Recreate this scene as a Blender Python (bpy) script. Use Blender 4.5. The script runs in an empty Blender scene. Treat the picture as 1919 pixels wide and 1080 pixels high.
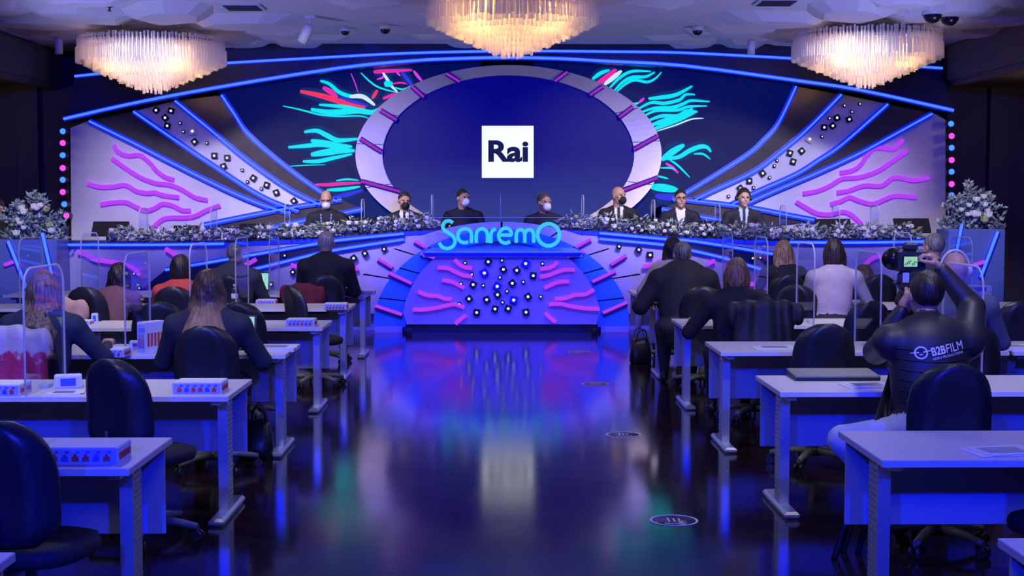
import bpy, math, random
import numpy as np
from mathutils import Vector, Matrix, Euler
from mathutils.bvhtree import BVHTree

S = bpy.context.scene
COL = S.collection
PI = math.pi

# ------------------------------------------------------------------ camera
FPX, PITCH, YAW, CAMH = 2555.16, 0.063943, 0.011822, 1.788
cam_d = bpy.data.cameras.new('camera')
cam_d.sensor_width = 36.0
cam_d.lens = FPX / 1919 * 36.0
cam_d.clip_end = 100
cam = bpy.data.objects.new('camera', cam_d)
COL.objects.link(cam)
cam.location = (0, 0, CAMH)
cam.rotation_euler = (PI/2 - PITCH, 0, -YAW)
S.camera = cam

# ------------------------------------------------------------------ world, exposure
w = bpy.data.worlds.new('hall_world'); S.world = w
w.use_nodes = True
w.node_tree.nodes['Background'].inputs[0].default_value = (0.10, 0.10, 0.22, 1)
w.node_tree.nodes['Background'].inputs[1].default_value = 0.10
S.view_settings.view_transform = 'Standard'
S.view_settings.look = 'None'
S.view_settings.gamma = 1.0
S.view_settings.use_curve_mapping = False
S.view_settings.exposure = 0.12

# ------------------------------------------------------------------ lights of the hall and added fill lamps
def lamp(kind, name, loc, energy, color, target=None, size=0.3, angle=60, blend=0.4):
    d = bpy.data.lights.new(name, kind)
    d.energy = energy; d.color = color
    if kind == 'AREA':
        d.shape = 'DISK'; d.size = size
    else:
        d.shadow_soft_size = size
    if kind == 'SPOT':
        d.spot_size = math.radians(angle); d.spot_blend = blend
    o = bpy.data.objects.new(name, d); COL.objects.link(o)
    o.location = loc
    if target is not None:
        o.rotation_euler = (Vector(target) - Vector(loc)).to_track_quat('-Z', 'Y').to_euler()
    return o

# blue wash from the rear of the hall
for sx in (-1, 1):
    lamp('SPOT', 'blue_wash_light', (sx*1.9, -3.0, 3.95), 3000, (0.0, 0.012, 1.0), (sx*2.2, 9, 0.6), 0.10, 66, 0.5)
# soft neutral light from the rear ceiling
lamp('AREA', 'rear_ceiling_light', (0, -1.5, 4.1), 38, (0.82, 0.92, 1.0), (0, 5, 0.5), 1.6)
# ceiling downlights over the desks
for y in (8.3, 12.6):
    for x in (-3.2, 3.2):
        lamp('AREA', 'ceiling_downlight', (x, y, 4.12), 36, (0.66, 0.63, 1.0), (x, y-.6, 0), 0.5)
for y in (9.0,):
    lamp('AREA', 'ceiling_downlight', (0, y, 4.12), 18, (0.70, 0.66, 1.0), (0, y, 0), 0.4)
for sx in (-1, 1):
    lamp('SPOT', 'audience_spot', (sx*2.4, 9.6, 4.1), 340, (1.0, 0.90, 0.82), (sx*3.1, 13.1, 0.8), 0.2, 52, 0.9)
    lamp('SPOT', 'audience_spot', (sx*2.2, 5.2, 4.1), 210, (1.0, 0.95, 0.92), (sx*2.6, 9.0, 0.9), 0.2, 62, 0.9)
    lamp('POINT', 'side_wall_lamp', (sx*8.4, 19.6, 3.15), 12, (1.0, 0.72, 0.42), None, 0.1)
# spots on the stage wings and on the speakers
for sx in (-1, 1):
    lamp('SPOT', 'stage_wing_spot', (sx*4.6, 15.6, 4.05), 780, (0.84, 0.80, 1.0), (sx*4.6, 21.4, 1.45), 0.15, 46, 0.9)
    lamp('SPOT', 'speaker_spot', (sx*2.6, 15.4, 4.05), 900, (1.0, 0.90, 0.88), (sx*2.0, 20.2, 1.75), 0.15, 50, 0.9)
    lamp('SPOT', 'added_bouquet_fill', (sx*5.4, 14.5, 4.05), 480, (1.0, 0.96, 0.92), (sx*6.4, 18.5, 1.5), 0.12, 30, 0.8)  # added lamp without a fixture, brightens the dim end bouquets
    lamp('SPOT', 'podium_blue_spot', (sx*1.7, 14.2, 4.0), 1500, (0.06, 0.035, 1.0), (sx*0.6, 18.0, 0.45), 0.15, 46, 0.8)
    lamp('SPOT', 'stage_front_blue_spot', (sx*4.2, 13.8, 4.0), 420, (0.10, 0.08, 1.0), (sx*4.2, 18.8, 0.9), 0.15, 56, 0.9)
    lamp('SPOT', 'added_ceiling_fill', (sx*6.3, 14.6, 0.9), 640, (0.36, 0.38, 1.0), (sx*3.2, 17.6, 4.25), 0.2, 74, 0.9)  # added lamp without a fixture, lifts the ceiling in place of bounced light

# ------------------------------------------------------------------ pixel helpers (1919 x 1080 frame)
_cy, _sy, _cp, _sp = math.cos(YAW), math.sin(YAW), math.cos(PITCH), math.sin(PITCH)
def ray(px, py):
    u = (px-959.5)/FPX; v = (540-py)/FPX
    y1 = _cp + v*_sp; z1 = -_sp + v*_cp
    return Vector((u*_cy + y1*_sy, -u*_sy + y1*_cy, z1))
def at(px, py, Y):
    r = ray(px, py); t = Y/r.y
    return Vector((r.x*t, Y, CAMH + r.z*t))
def on_z(px, py, z):
    r = ray(px, py); t = (z-CAMH)/r.z
    return Vector((r.x*t, r.y*t, z))

# ------------------------------------------------------------------ mesh builder
ORIG = {}
class MB:
    def __init__(s): s.v = []; s.f = []; s.m = []; s.cur = 0; s.sm = []; s.smooth = False
    def add(s, vs, fs, smooth=None):
        o = len(s.v); s.v.extend([tuple(p) for p in vs])
        for f in fs:
            s.f.append(tuple(i+o for i in f)); s.m.append(s.cur); s.sm.append(s.smooth if smooth is None else smooth)
        return s
    def box(s, c, d, M=None, ch=0.0):
        x, y, z = d[0]/2, d[1]/2, d[2]/2
        if ch <= 0:
            vs = [(-x,-y,-z),(x,-y,-z),(x,y,-z),(-x,y,-z),(-x,-y,z),(x,-y,z),(x,y,z),(-x,y,z)]
            fs = [(0,3,2,1),(4,5,6,7),(0,1,5,4),(1,2,6,5),(2,3,7,6),(3,0,4,7)]
        else:
            vs = []; k = ch
            for zz, q in ((-z, k), (-z+k, 0), (z-k, 0), (z, k)):
                vs += [(-x+q,-y+q,zz),(x-q,-y+q,zz),(x-q,y-q,zz),(-x+q,y-q,zz)]
            fs = [(3,2,1,0),(12,13,14,15)]
            for l in range(3):
                for i in range(4):
                    j = (i+1) % 4
                    fs.append((l*4+i, l*4+j, l*4+4+j, l*4+4+i))
        c = Vector(c)
        vs = [(M @ Vector(p) if M else Vector(p)) + c for p in vs]
        return s.add(vs, fs, False)
    def tube(s, pts, r, n=8, caps=True, closed=False):
        pts = [Vector(p) for p in pts]; N = len(pts)
        rs = r if isinstance(r, (list, tuple)) else [r]*N
        vs = []; up = None
        for i, p in enumerate(pts):
            if closed: t = pts[(i+1) % N]-pts[i-1]
            else: t = pts[min(i+1, N-1)]-pts[max(i-1, 0)]
            t.normalize()
            if up is None:
                up = Vector((0,0,1)) if abs(t.z) < 0.9 else Vector((0,1,0))
            a = t.cross(up)
            if a.length < 1e-5: a = t.cross(Vector((1,0,0)))
            a.normalize(); b = a.cross(t).normalized(); up = b
            for k in range(n):
                th = 2*PI*k/n
                vs.append(p + (a*math.cos(th)+b*math.sin(th))*rs[i])
        fs = []
        M_ = N if closed else N-1
        for i in range(M_):
            j = (i+1) % N
            for k in range(n):
                l = (k+1) % n
                fs.append((i*n+k, j*n+k, j*n+l, i*n+l))
        s.add(vs, fs, True)
        if caps and not closed:
            o = len(s.v)-len(vs)
            s.f.append(tuple(o+k for k in range(n))); s.m.append(s.cur); s.sm.append(False)
            s.f.append(tuple(o+(N-1)*n+k for k in reversed(range(n)))); s.m.append(s.cur); s.sm.append(False)
        return s
    def lathe(s, prof, c=(0,0,0), n=16, M=None, smooth=True):
        vs = []; c = Vector(c)
        for r, z in prof:
            for k in range(n):
                th = 2*PI*k/n
                p = Vector((r*math.cos(th), r*math.sin(th), z))
                vs.append((M @ p if M else p)+c)
        fs = []
        for i in range(len(prof)-1):
            for k in range(n):
                l = (k+1) % n
                fs.append((i*n+k, i*n+l, (i+1)*n+l, (i+1)*n+k))
        L = len(prof)-1
        fs.append(tuple(range(n))[::-1]); fs.append(tuple(L*n+k for k in range(n)))
        return s.add(vs, fs, smooth)
    def ball(s, c, r, n=8, M=None):
        r = r if isinstance(r, (list, tuple)) else (r, r, r)
        vs = []; fs = []; m = max(4, n//2+1)
        for i in range(m+1):
            ph = -PI/2+PI*i/m
            for k in range(n):
                th = 2*PI*k/n
                p = Vector((r[0]*math.cos(ph)*math.cos(th), r[1]*math.cos(ph)*math.sin(th), r[2]*math.sin(ph)))
                vs.append((M @ p if M else p)+Vector(c))
        for i in range(m):
            for k in range(n):
                l = (k+1) % n
                fs.append((i*n+k, i*n+l, (i+1)*n+l, (i+1)*n+k))
        return s.add(vs, fs, True)
    def prism(s, poly, back):
        """poly: points of the front face; back: vector to the rear face"""
        n = len(poly); poly = [Vector(p) for p in poly]; back = Vector(back)
        nrm = Vector((0,0,0))
        for i in range(n): nrm += poly[i].cross(poly[(i+1) % n])
        if nrm.dot(back) > 0: poly = poly[::-1]
        vs = poly+[p+back for p in poly]
        fs = [tuple(range(n)), tuple(range(2*n-1, n-1, -1))]
        for i in range(n):
            j = (i+1) % n
            fs.append((i, i+n, j+n, j))
        return s.add(vs, fs, False)
    def strip(s, A, B, back):
        """band between polylines A and B with thickness"""
        A = [Vector(p) for p in A]; B = [Vector(p) for p in B]; back = Vector(back)
        n = len(A); vs = A+B+[p+back for p in A]+[p+back for p in B]
        fs = []
        for i in range(n-1):
            fs += [(i, i+1, n+i+1, n+i), (2*n+i, 3*n+i, 3*n+i+1, 2*n+i+1), (i, 2*n+i, 2*n+i+1, i+1), (n+i, n+i+1, 3*n+i+1, 3*n+i)]
        fs += [(0, n, 3*n, 2*n), (n-1, 3*n-1, 4*n-1, 2*n-1)]
        return s.add(vs, fs, False)
    def build(s, name, mat, parent=None, origin=None, xf=None):
        me = bpy.data.meshes.new(name)
        if origin is None:
            origin = ORIG.get(parent.name, Vector((0,0,0))) if parent else Vector((0,0,0))
            loc = Vector((0,0,0))
        else:
            origin = Vector(origin)
            loc = origin-(ORIG.get(parent.name, Vector((0,0,0))) if parent else Vector((0,0,0)))
        me.from_pydata([tuple(Vector(p)-origin) for p in s.v], [], s.f)
        mats = mat if isinstance(mat, (list, tuple)) else [mat]
        for m in mats: me.materials.append(m)
        if len(mats) > 1: me.polygons.foreach_set('material_index', s.m)
        me.polygons.foreach_set('use_smooth', s.sm)
        me.update()
        o = bpy.data.objects.new(name, me); COL.objects.link(o)
        o.location = loc
        if parent: o.parent = parent
        ORIG[o.name] = origin
        return o

def tag(o, label=None, cat=None, group=None, kind=None):
    if label: o['label'] = label
    if cat: o['category'] = cat
    if group: o['group'] = group
    if kind: o['kind'] = kind
    return o
def root(name, loc, label, cat, group=None):
    o = bpy.data.objects.new(name, None); COL.objects.link(o)
    o.empty_display_size = 0.1
    o.location = loc; ORIG[o.name] = Vector(loc)
    return tag(o, label, cat, group)
def copy_tree(o, parent=None):
    c = o.copy(); COL.objects.link(c)
    if parent: c.parent = parent
    for ch in list(KIDS.get(o.name, o.children)):
        copy_tree(ch, c)
    return c
KIDS = {}
def spline(pts, k=6):
    P = [Vector(p) for p in pts]; out = []
    for i in range(len(P)-1):
        a = P[max(i-1, 0)]; b = P[i]; c = P[i+1]; d = P[min(i+2, len(P)-1)]
        for j in range(k):
            t = j/k
            out.append(0.5*((2*b)+(c-a)*t+(2*a-5*b+4*c-d)*t*t+(3*b-a-3*c+d)*t**3))
    out.append(P[-1]); return out

# ------------------------------------------------------------------ materials
MATS = {}
def mat(name, color=(.5,.5,.5), rough=.5, metal=0.0, spec=0.5, emit=None, es=1.0, noise=0, nscale=20, bump=0, coat=0, alpha=1.0, ecol=None):
    m = bpy.data.materials.new(name); m.use_nodes = True
    nt = m.node_tree; b = nt.nodes['Principled BSDF']
    b.inputs['Base Color'].default_value = (*color, 1)
    b.inputs['Roughness'].default_value = rough
    b.inputs['Metallic'].default_value = metal
    b.inputs['Specular IOR Level'].default_value = spec
    b.inputs['Coat Weight'].default_value = coat
    b.inputs['Alpha'].default_value = alpha
    if emit:
        b.inputs['Emission Color'].default_value = (*emit, 1); b.inputs['Emission Strength'].default_value = es
    if noise or bump:
        tc = nt.nodes.new('ShaderNodeTexCoord'); nz = nt.nodes.new('ShaderNodeTexNoise')
        nz.inputs['Scale'].default_value = nscale; nz.inputs['Detail'].default_value = 4
        nt.links.new(tc.outputs['Object'], nz.inputs['Vector'])
        if noise:
            mx = nt.nodes.new('ShaderNodeMixRGB'); mx.blend_type = 'MIX'
            mx.inputs[1].default_value = (*[c*(1-noise) for c in color], 1)
            mx.inputs[2].default_value = (*[min(1, c*(1+noise)) for c in color], 1)
            nt.links.new(nz.outputs['Fac'], mx.inputs[0]); nt.links.new(mx.outputs[0], b.inputs['Base Color'])
        if bump:
            bp = nt.nodes.new('ShaderNodeBump'); bp.inputs['Strength'].default_value = bump; bp.inputs['Distance'].default_value = 0.01
            nt.links.new(nz.outputs['Fac'], bp.inputs['Height']); nt.links.new(bp.outputs[0], b.inputs['Normal'])
    MATS[name] = m
    return m
def emis(name, color, strength, base=(0.02,0.02,0.02)):
    return mat(name, base, .5, spec=.12, emit=color, es=strength)
def glass(name, tint=(.95,.97,1), gloss=.10, rough=.02, edge=False):
    m = bpy.data.materials.new(name); m.use_nodes = True; nt = m.node_tree
    nt.nodes.remove(nt.nodes['Principled BSDF'])
    out = nt.nodes['Material Output']
    tr = nt.nodes.new('ShaderNodeBsdfTransparent'); tr.inputs[0].default_value = (*tint, 1)
    gl = nt.nodes.new('ShaderNodeBsdfGlossy'); gl.inputs['Roughness'].default_value = rough
    mx = nt.nodes.new('ShaderNodeMixShader')
    if edge:
        df = nt.nodes.new('ShaderNodeBsdfTranslucent'); df.inputs[0].default_value = (.75,.8,.95,1)
        d2 = nt.nodes.new('ShaderNodeBsdfDiffuse'); d2.inputs[0].default_value = (.75,.8,.95,1)
        ad = nt.nodes.new('ShaderNodeMixShader'); ad.inputs[0].default_value = .5
        nt.links.new(df.outputs[0], ad.inputs[1]); nt.links.new(d2.outputs[0], ad.inputs[2])
        mx.inputs[0].default_value = .75
        nt.links.new(tr.outputs[0], mx.inputs[1]); nt.links.new(ad.outputs[0], mx.inputs[2])
    else:
        fr = nt.nodes.new('ShaderNodeFresnel'); fr.inputs[0].default_value = 1.45
        ma = nt.nodes.new('ShaderNodeMath'); ma.operation = 'MULTIPLY_ADD'; ma.inputs[1].default_value = .18; ma.inputs[2].default_value = gloss*.15
        nt.links.new(fr.outputs[0], ma.inputs[0]); nt.links.new(ma.outputs[0], mx.inputs[0])
        nt.links.new(tr.outputs[0], mx.inputs[1]); nt.links.new(gl.outputs[0], mx.inputs[2])
    nt.links.new(mx.outputs[0], out.inputs[0])
    return m
def crystal():
    m = bpy.data.materials.new('crystal_glass'); m.use_nodes = True; nt = m.node_tree
    nt.nodes.remove(nt.nodes['Principled BSDF']); out = nt.nodes['Material Output']
    tr = nt.nodes.new('ShaderNodeBsdfTransparent'); tr.inputs[0].default_value = (.96,.96,1,1)
    tl = nt.nodes.new('ShaderNodeBsdfTranslucent'); tl.inputs[0].default_value = (.95,.93,.92,1)
    df = nt.nodes.new('ShaderNodeBsdfDiffuse'); df.inputs[0].default_value = (.9,.9,.98,1)
    gl = nt.nodes.new('ShaderNodeBsdfGlossy'); gl.inputs['Roughness'].default_value = .15
    a = nt.nodes.new('ShaderNodeMixShader'); a.inputs[0].default_value = .22
    b = nt.nodes.new('ShaderNodeMixShader'); b.inputs[0].default_value = .22
    c = nt.nodes.new('ShaderNodeMixShader'); c.inputs[0].default_value = .46
    nt.links.new(tl.outputs[0], a.inputs[1]); nt.links.new(df.outputs[0], a.inputs[2])
    nt.links.new(a.outputs[0], b.inputs[1]); nt.links.new(gl.outputs[0], b.inputs[2])
    nt.links.new(b.outputs[0], c.inputs[1]); nt.links.new(tr.outputs[0], c.inputs[2])
    nt.links.new(c.outputs[0], out.inputs[0]); return m

M_ceil = mat('ceiling_plaster', (.62,.60,.62), .8, noise=.05, nscale=3)
M_wall = mat('dark_wall_paint', (.045,.032,.042), .6, noise=.3, nscale=2)
M_wallb = mat('back_wall_black', (.012,.012,.018), .7, noise=.3, nscale=2)
M_soff = mat('soffit_paint', (.13,.115,.10), .7, noise=.12, nscale=4)
M_white = mat('stage_white_panel', (.70,.68,.76), .55, noise=.05, nscale=3)
M_mirror = mat('smoked_mirror_panel', (.115,.10,.105), .16, metal=.30, noise=.3, nscale=5)
M_ring = mat('polished_silver_panel', (.62,.55,.58), .30, metal=.35, noise=.08, nscale=6)
M_head = mat('header_blue_black_panel', (.012,.014,.07), .35, noise=.3, nscale=3)
M_chan = mat('neon_channel', (.01,.03,.80), .4, emit=(.0,.008,.26), es=1.0)  # emission stands in for the tubes' blue glow on the channel
M_blue = emis('neon_blue', (.055,.16,1.0), 1.5)
M_pink = emis('neon_pink', (.42,.04,.84), 1.0)
M_purp = emis('neon_purple', (.30,.02,.62), 0.9)
M_purpc = mat('purple_channel', (.10,.02,.25), .4)
M_cyan = emis('neon_cyan', (.04,.55,.85), 0.95)
M_black = mat('gloss_black', (.008,.008,.012), .25)
M_jblue = mat('jewel_tile_blue', (.01,.02,.35), .25)
M_jewel = emis('jewel_light', (.85,.87,.95), 1.0)
M_screen = None
M_panelblue = mat('podium_blue_panel', (.035,.24,.92), .3, noise=.1, nscale=3)
M_podium = mat('podium_face', (.25,.27,.64), .45, noise=.04, nscale=3)
M_wallfront = mat('stage_front_panel', (.36,.35,.56), .35, noise=.06, nscale=3)
M_desk = mat('desk_laminate', (.60,.58,.66), .45, noise=.03, nscale=12)
M_edge = mat('desk_edge', (.72,.72,.78), .4)
M_panel = mat('desk_modesty_panel', (.42,.42,.48), .45, noise=.03, nscale=10)
M_alu = mat('brushed_aluminium', (.62,.66,.68), .36, metal=.85)
M_chair = mat('black_chair_leather', (.018,.02,.028), .38, bump=.15, nscale=60)
M_fabric = mat('black_seat_fabric', (.012,.012,.018), .75)
M_plast = mat('black_plastic', (.02,.022,.026), .4)
M_greypl = mat('grey_plastic', (.16,.18,.18), .4)
M_glass = glass('clear_acrylic')
M_gedge = glass('acrylic_edge', edge=True)
M_paper = mat('paper_white', (.78,.78,.82), .6)
M_red = mat('print_red', (.62,.05,.06), .6)
M_bprint = mat('print_blue', (.05,.09,.55), .6)
M_box = mat('carton_white', (.62,.66,.86), .5)
M_crystal = crystal()
M_bulb = emis('chandelier_bulb', (1.0,.70,.28), 40)
M_dark = mat('dark_metal', (.04,.035,.035), .4, metal=.6)
M_whitepl = mat('white_plastic', (.55,.55,.58), .4)
M_stage = mat('stage_black', (.015,.015,.02), .5)
# ------------------------------------------------------------------ the room
def floor_material():
    m = bpy.data.materials.new('dark_parquet'); m.use_nodes = True; nt = m.node_tree
    b = nt.nodes['Principled BSDF']
    tc = nt.nodes.new('ShaderNodeTexCoord'); mp = nt.nodes.new('ShaderNodeMapping')
    mp.inputs['Rotation'].default_value = (0, 0, math.radians(38))
    nt.links.new(tc.outputs['Object'], mp.inputs['Vector'])
    br = nt.nodes.new('ShaderNodeTexBrick')
    br.inputs['Scale'].default_value = 1.0
    br.inputs['Brick Width'].default_value = 0.6; br.inputs['Row Height'].default_value = 0.09
    br.inputs['Mortar Size'].default_value = 0.0015
    br.inputs['Color1'].default_value = (.040,.018,.018,1); br.inputs['Color2'].default_value = (.022,.010,.012,1)
    br.inputs['Mortar'].default_value = (.006,.004,.005,1)
    nt.links.new(mp.outputs[0], br.inputs['Vector'])
    nz = nt.nodes.new('ShaderNodeTexNoise'); nz.inputs['Scale'].default_value = 3; nz.inputs['Detail'].default_value = 6
    m2 = nt.nodes.new('ShaderNodeMapping'); m2.inputs['Rotation'].default_value = (0,0,math.radians(38)); m2.inputs['Scale'].default_value = (1, 14, 1)
    nt.links.new(tc.outputs['Object'], m2.inputs['Vector']); nt.links.new(m2.outputs[0], nz.inputs['Vector'])
    mx = nt.nodes.new('ShaderNodeMixRGB'); mx.blend_type = 'MULTIPLY'; mx.inputs[0].default_value = .7
    nt.links.new(br.outputs['Color'], mx.inputs[1]); nt.links.new(nz.outputs['Fac'], mx.inputs[2])
    nt.links.new(mx.outputs[0], b.inputs['Base Color'])
    n2 = nt.nodes.new('ShaderNodeTexNoise'); n2.inputs['Scale'].default_value = 1.3; n2.inputs['Detail'].default_value = 5
    nt.links.new(tc.outputs['Object'], n2.inputs['Vector'])
    mr = nt.nodes.new('ShaderNodeMapRange'); mr.inputs['To Min'].default_value = .07; mr.inputs['To Max'].default_value = .16
    nt.links.new(n2.outputs['Fac'], mr.inputs['Value']); nt.links.new(mr.outputs[0], b.inputs['Roughness'])
    bp = nt.nodes.new('ShaderNodeBump'); bp.inputs['Strength'].default_value = .12; bp.inputs['Distance'].default_value = .004
    nt.links.new(br.outputs['Fac'], bp.inputs['Height']); nt.links.new(bp.outputs[0], b.inputs['Normal'])
    b.inputs['Specular IOR Level'].default_value = .85
    return m
def struct(name, mb, m, label, parent=None):
    o = mb.build(name, m, parent)
    if not parent: tag(o, label, kind='structure')
    return o
HX = 9.6; YB = 22.3; CZ = 4.2
floor = struct('floor', MB().box((0, 8.6, -0.05), (2*HX, 28, .1)), floor_material(), 'dark glossy wooden parquet floor')
ceiling = struct('ceiling', MB().box((0, 8.6, CZ+.05), (2*HX, 28, .1)), M_ceil, 'pale plaster ceiling with raised facets')
wb = MB().box((0, YB+.05, 2.1), (2*HX, .1, 4.3))
for x in (-9.0, -8.3, -7.55, 7.5, 8.2, 8.9):
    wb.box((x, YB-.06, 2.0), (.34, .12, 4.0), ch=.02)
struct('wall_back', wb, M_wall, 'dark wall with shallow pilasters behind the stage')
for sx, nm in ((-1, 'left'), (1, 'right')):
    wl = MB().box((sx*(HX+.05), 8.6, 2.1), (.1, 28, 4.3))
    for y in (18.6, 20.2, 21.4):
        wl.box((sx*(HX-.05), y, 1.8), (.12, .5, 3.5), ch=.02)
    struct('wall_'+nm, wl, M_wall, 'dark side wall at the %s of the hall' % nm)
    so = MB().box((sx*8.3, 9.0, 3.92), (2.6, 27, .55), ch=.03)
    so.box((sx*7.15, 9.0, 3.62), (.16, 27, .10), ch=.02)
    struct('trim_%d' % (1 if sx < 0 else 2), so, M_soff, 'dropped soffit along the %s side of the ceiling' % nm)
struct('wall_front', MB().box((0, -5.45, 2.1), (2*HX, .1, 4.3)), M_wall, 'dark wall behind the viewer')

# raised plaster facets around each chandelier (children of the ceiling)
def facet(cx, cy, ang, r0, r1, w0, w1, h):
    mb = MB(); d = Vector((math.cos(ang), math.sin(ang), 0)); n = Vector((-d.y, d.x, 0)); c = Vector((cx, cy, CZ))
    rm = r0+(r1-r0)*.42
    base = [c+d*r0, c+d*rm-n*w1, c+d*(r1-.25)-n*w1*.72, c+d*r1-n*w0, c+d*r1+n*w0, c+d*(r1-.25)+n*w1*.72, c+d*rm+n*w1]
    ctr = c+d*(r0+(r1-r0)*.55)
    top = [ctr+(p-ctr)*.62-Vector((0,0,h)) for p in base]
    k = len(base); vs = base+top
    fs = [tuple(range(2*k-1, k-1, -1))]
    for i in range(k): fs.append((i, (i+1) % k, k+(i+1) % k, k+i))
    fs = [f[::-1] for f in fs]
    mb.add(vs, fs, False)
    return mb.build('ceiling_facet', M_ceil, ceiling)
CH_C = [(at(285, 120, 18.9).x, 18.9), (at(960, 60, 16.05).x, 16.05), (at(1624, 115, 18.6).x, 18.6)]
for (cx, cy) in CH_C:
    for k in range(8):
        facet(cx, cy, PI/8+k*PI/4, .32, 2.35, .22, .62, .11)
    MB().lathe([(.0, CZ+.01), (.42, CZ+.01), (.40, CZ-.04), (.26, CZ-.08), (.08, CZ-.10), (0.001, CZ-.10)], (cx, cy, 0), 8, smooth=False).build('ceiling_rose', M_ceil, ceiling)
for (x, y) in ((-3.4, 20.3), (3.4, 20.3), (0.0, 20.2), (-5.7, 16.6), (5.7, 16.6)):
    for k in range(6):
        facet(x, y, k*PI/3, .2, 1.25, .16, .36, .07)

# ------------------------------------------------------------------ stage backdrop
YBK = 21.5
def P(pts, Y): return [at(x, y, Y) for x, y in pts]
def mirror_px(pts): return [(1904.5-x, y) for x, y in pts]
backdrop = root('stage_backdrop', (0, YBK, 0.5), 'wide stage backdrop of white wings, dark strips and neon lines', 'stage set')
B_ = (0, .12, 0)
LA = [(167,227),(250,268),(333,311),(433,360),(500,387),(545,400)]
LBn = [(250,209),(333,266),(433,333),(475,360),(515,380),(560,396)]
LC = [(328,189),(400,248),(450,290),(500,327),(547,358),(600,384)]
LD = [(415,178),(440,215),(467,253),(533,310),(597,357),(632,378)]
LE = [(382,422),(440,410),(525,393),(560,387),(600,381),(640,374)]
LF = [(500,430),(540,420),(590,410),(615,405),(640,400),(680,392)]
RA = [(1747,213),(1680,250),(1612,287),(1530,325),(1452,358),(1385,388)]
RB = [(1664,195),(1579,270),(1535,300),(1492,327),(1422,358),(1370,384)]
RC = [(1577,177),(1512,243),(1465,283),(1412,322),(1336,358),(1300,376)]
RD = [(1492,162),(1459,230),(1430,264),(1396,293),(1292,358),(1260,374)]
RE = [(1529,413),(1480,404),(1425,393),(1380,386),(1330,380),(1280,374)]
RF = [(1420,428),(1380,419),(1340,411),(1310,406),(1280,400),(1240,392)]
# white wings
MB().prism(P([(132,240),(167,226),(252,268),(335,310),(435,360),(560,402),(620,400),(620,470),(134,470)], YBK), B_).build('white_wing_panel', M_white, backdrop)
MB().prism(P([(1772,225),(1747,211),(1680,250),(1612,286),(1530,324),(1452,357),(1370,392),(1300,400),(1300,470),(1772,470)], YBK), B_).build('white_wing_panel', M_white, backdrop)
Yd = YBK-.05
for A, B in ((LA, LBn), (LC, LD), (LE, LF), (RA, RB), (RC, RD), (RE, RF)):
    MB().strip(P(A, Yd), P(B, Yd), (0, .05, 0)).build('dark_mirror_strip', M_mirror, backdrop)
for A, B in ((LBn, LC), (RB, RC)):
    MB().strip(P(A, Yd+.02), P(B, Yd+.02), (0, .04, 0)).build('jewel_strip_panel', M_white, backdrop)
def offs(pts, d):
    out = []
    for i, p in enumerate(pts):
        a = pts[max(i-1, 0)]; b = pts[min(i+1, len(pts)-1)]
        t = Vector((b[0]-a[0], b[1]-a[1])).normalized()
        out.append((p[0]-t.y*d, p[1]+t.x*d))
    return out
def neon(pts, Y, parent, half=5.2, r=.014, tubem=None, chanm=None, k=5):
    s2 = [(p.x, p.y) for p in spline([(x, y, 0) for x, y in pts], k)]
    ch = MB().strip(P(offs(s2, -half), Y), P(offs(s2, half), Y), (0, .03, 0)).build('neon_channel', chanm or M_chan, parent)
    MB().tube([p+Vector((0, -.012, 0)) for p in P(s2, Y)], r, 8).build('neon_tube', tubem or M_blue, ch)
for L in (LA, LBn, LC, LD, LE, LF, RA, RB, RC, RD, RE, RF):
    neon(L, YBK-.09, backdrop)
# header fascia
HL = [(120,227),(253,197),(413,167),(640,131),(773,118),(853,114),(950,112),(1050,114),(1140,119),(1280,127),(1492,155),(1612,173),(1786,211)]
HU = [(140,143),(270,130),(413,119),(640,106),(760,100),(873,97),(950,96),(1040,96),(1150,97),(1280,99),(1492,110),(1620,118),(1766,128)]
HT = [(152,98),(270,92),(413,86),(640,82),(760,80),(873,79),(950,79),(1040,79),(1150,80),(1280,82),(1492,87),(1620,92),(1756,98)]
YH = 21.2
MB().strip(P(HT, YH), P(HL, YH), (0, .5, 0)).build('header_fascia', M_head, backdrop)
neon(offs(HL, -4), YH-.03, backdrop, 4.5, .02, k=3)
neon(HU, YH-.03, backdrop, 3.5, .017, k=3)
# pink wave tubes
WAVES = [
 [(213,272),(222,285),(240,292),(262,291),(280,305),(295,322),(312,333),(326,337)],
 [(210,297),(235,315),(262,332),(290,343),(320,347),(345,358),(365,370),(388,375)],
 [(164,344),(185,350),(210,350),(235,347),(255,358),(275,362),(290,361),(305,366),(335,370)],
 [(189,383),(210,380),(235,379),(255,388),(273,395),(290,390),(305,382),(325,386),(340,394),(357,395)],
 [(285,428),(303,412),(320,408),(345,408),(365,405),(385,395),(412,385)],
 [(1692,262),(1675,279),(1659,278),(1639,278),(1626,290),(1612,310),(1596,320),(1574,324)],
 [(1701,282),(1676,300),(1646,320),(1612,332),(1579,335),(1556,348),(1532,358),(1505,363)],
 [(1741,333),(1712,338),(1676,333),(1652,348),(1619,348),(1589,358),(1568,361)],
 [(1716,370),(1679,367),(1659,373),(1636,382),(1612,377),(1592,370),(1576,377),(1556,383)],
 [(1492,378),(1512,390),(1532,400),(1556,402),(1579,397),(1596,403),(1615,420)]]
def wave(pts, Y, parent, r=.034):
    MB().tube(spline([at(x, y, Y-.05) for x, y in pts], 5), r, 8).build('wave_tube', M_pink, parent)
for wv in WAVES: wave(wv, YBK, backdrop)
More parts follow.
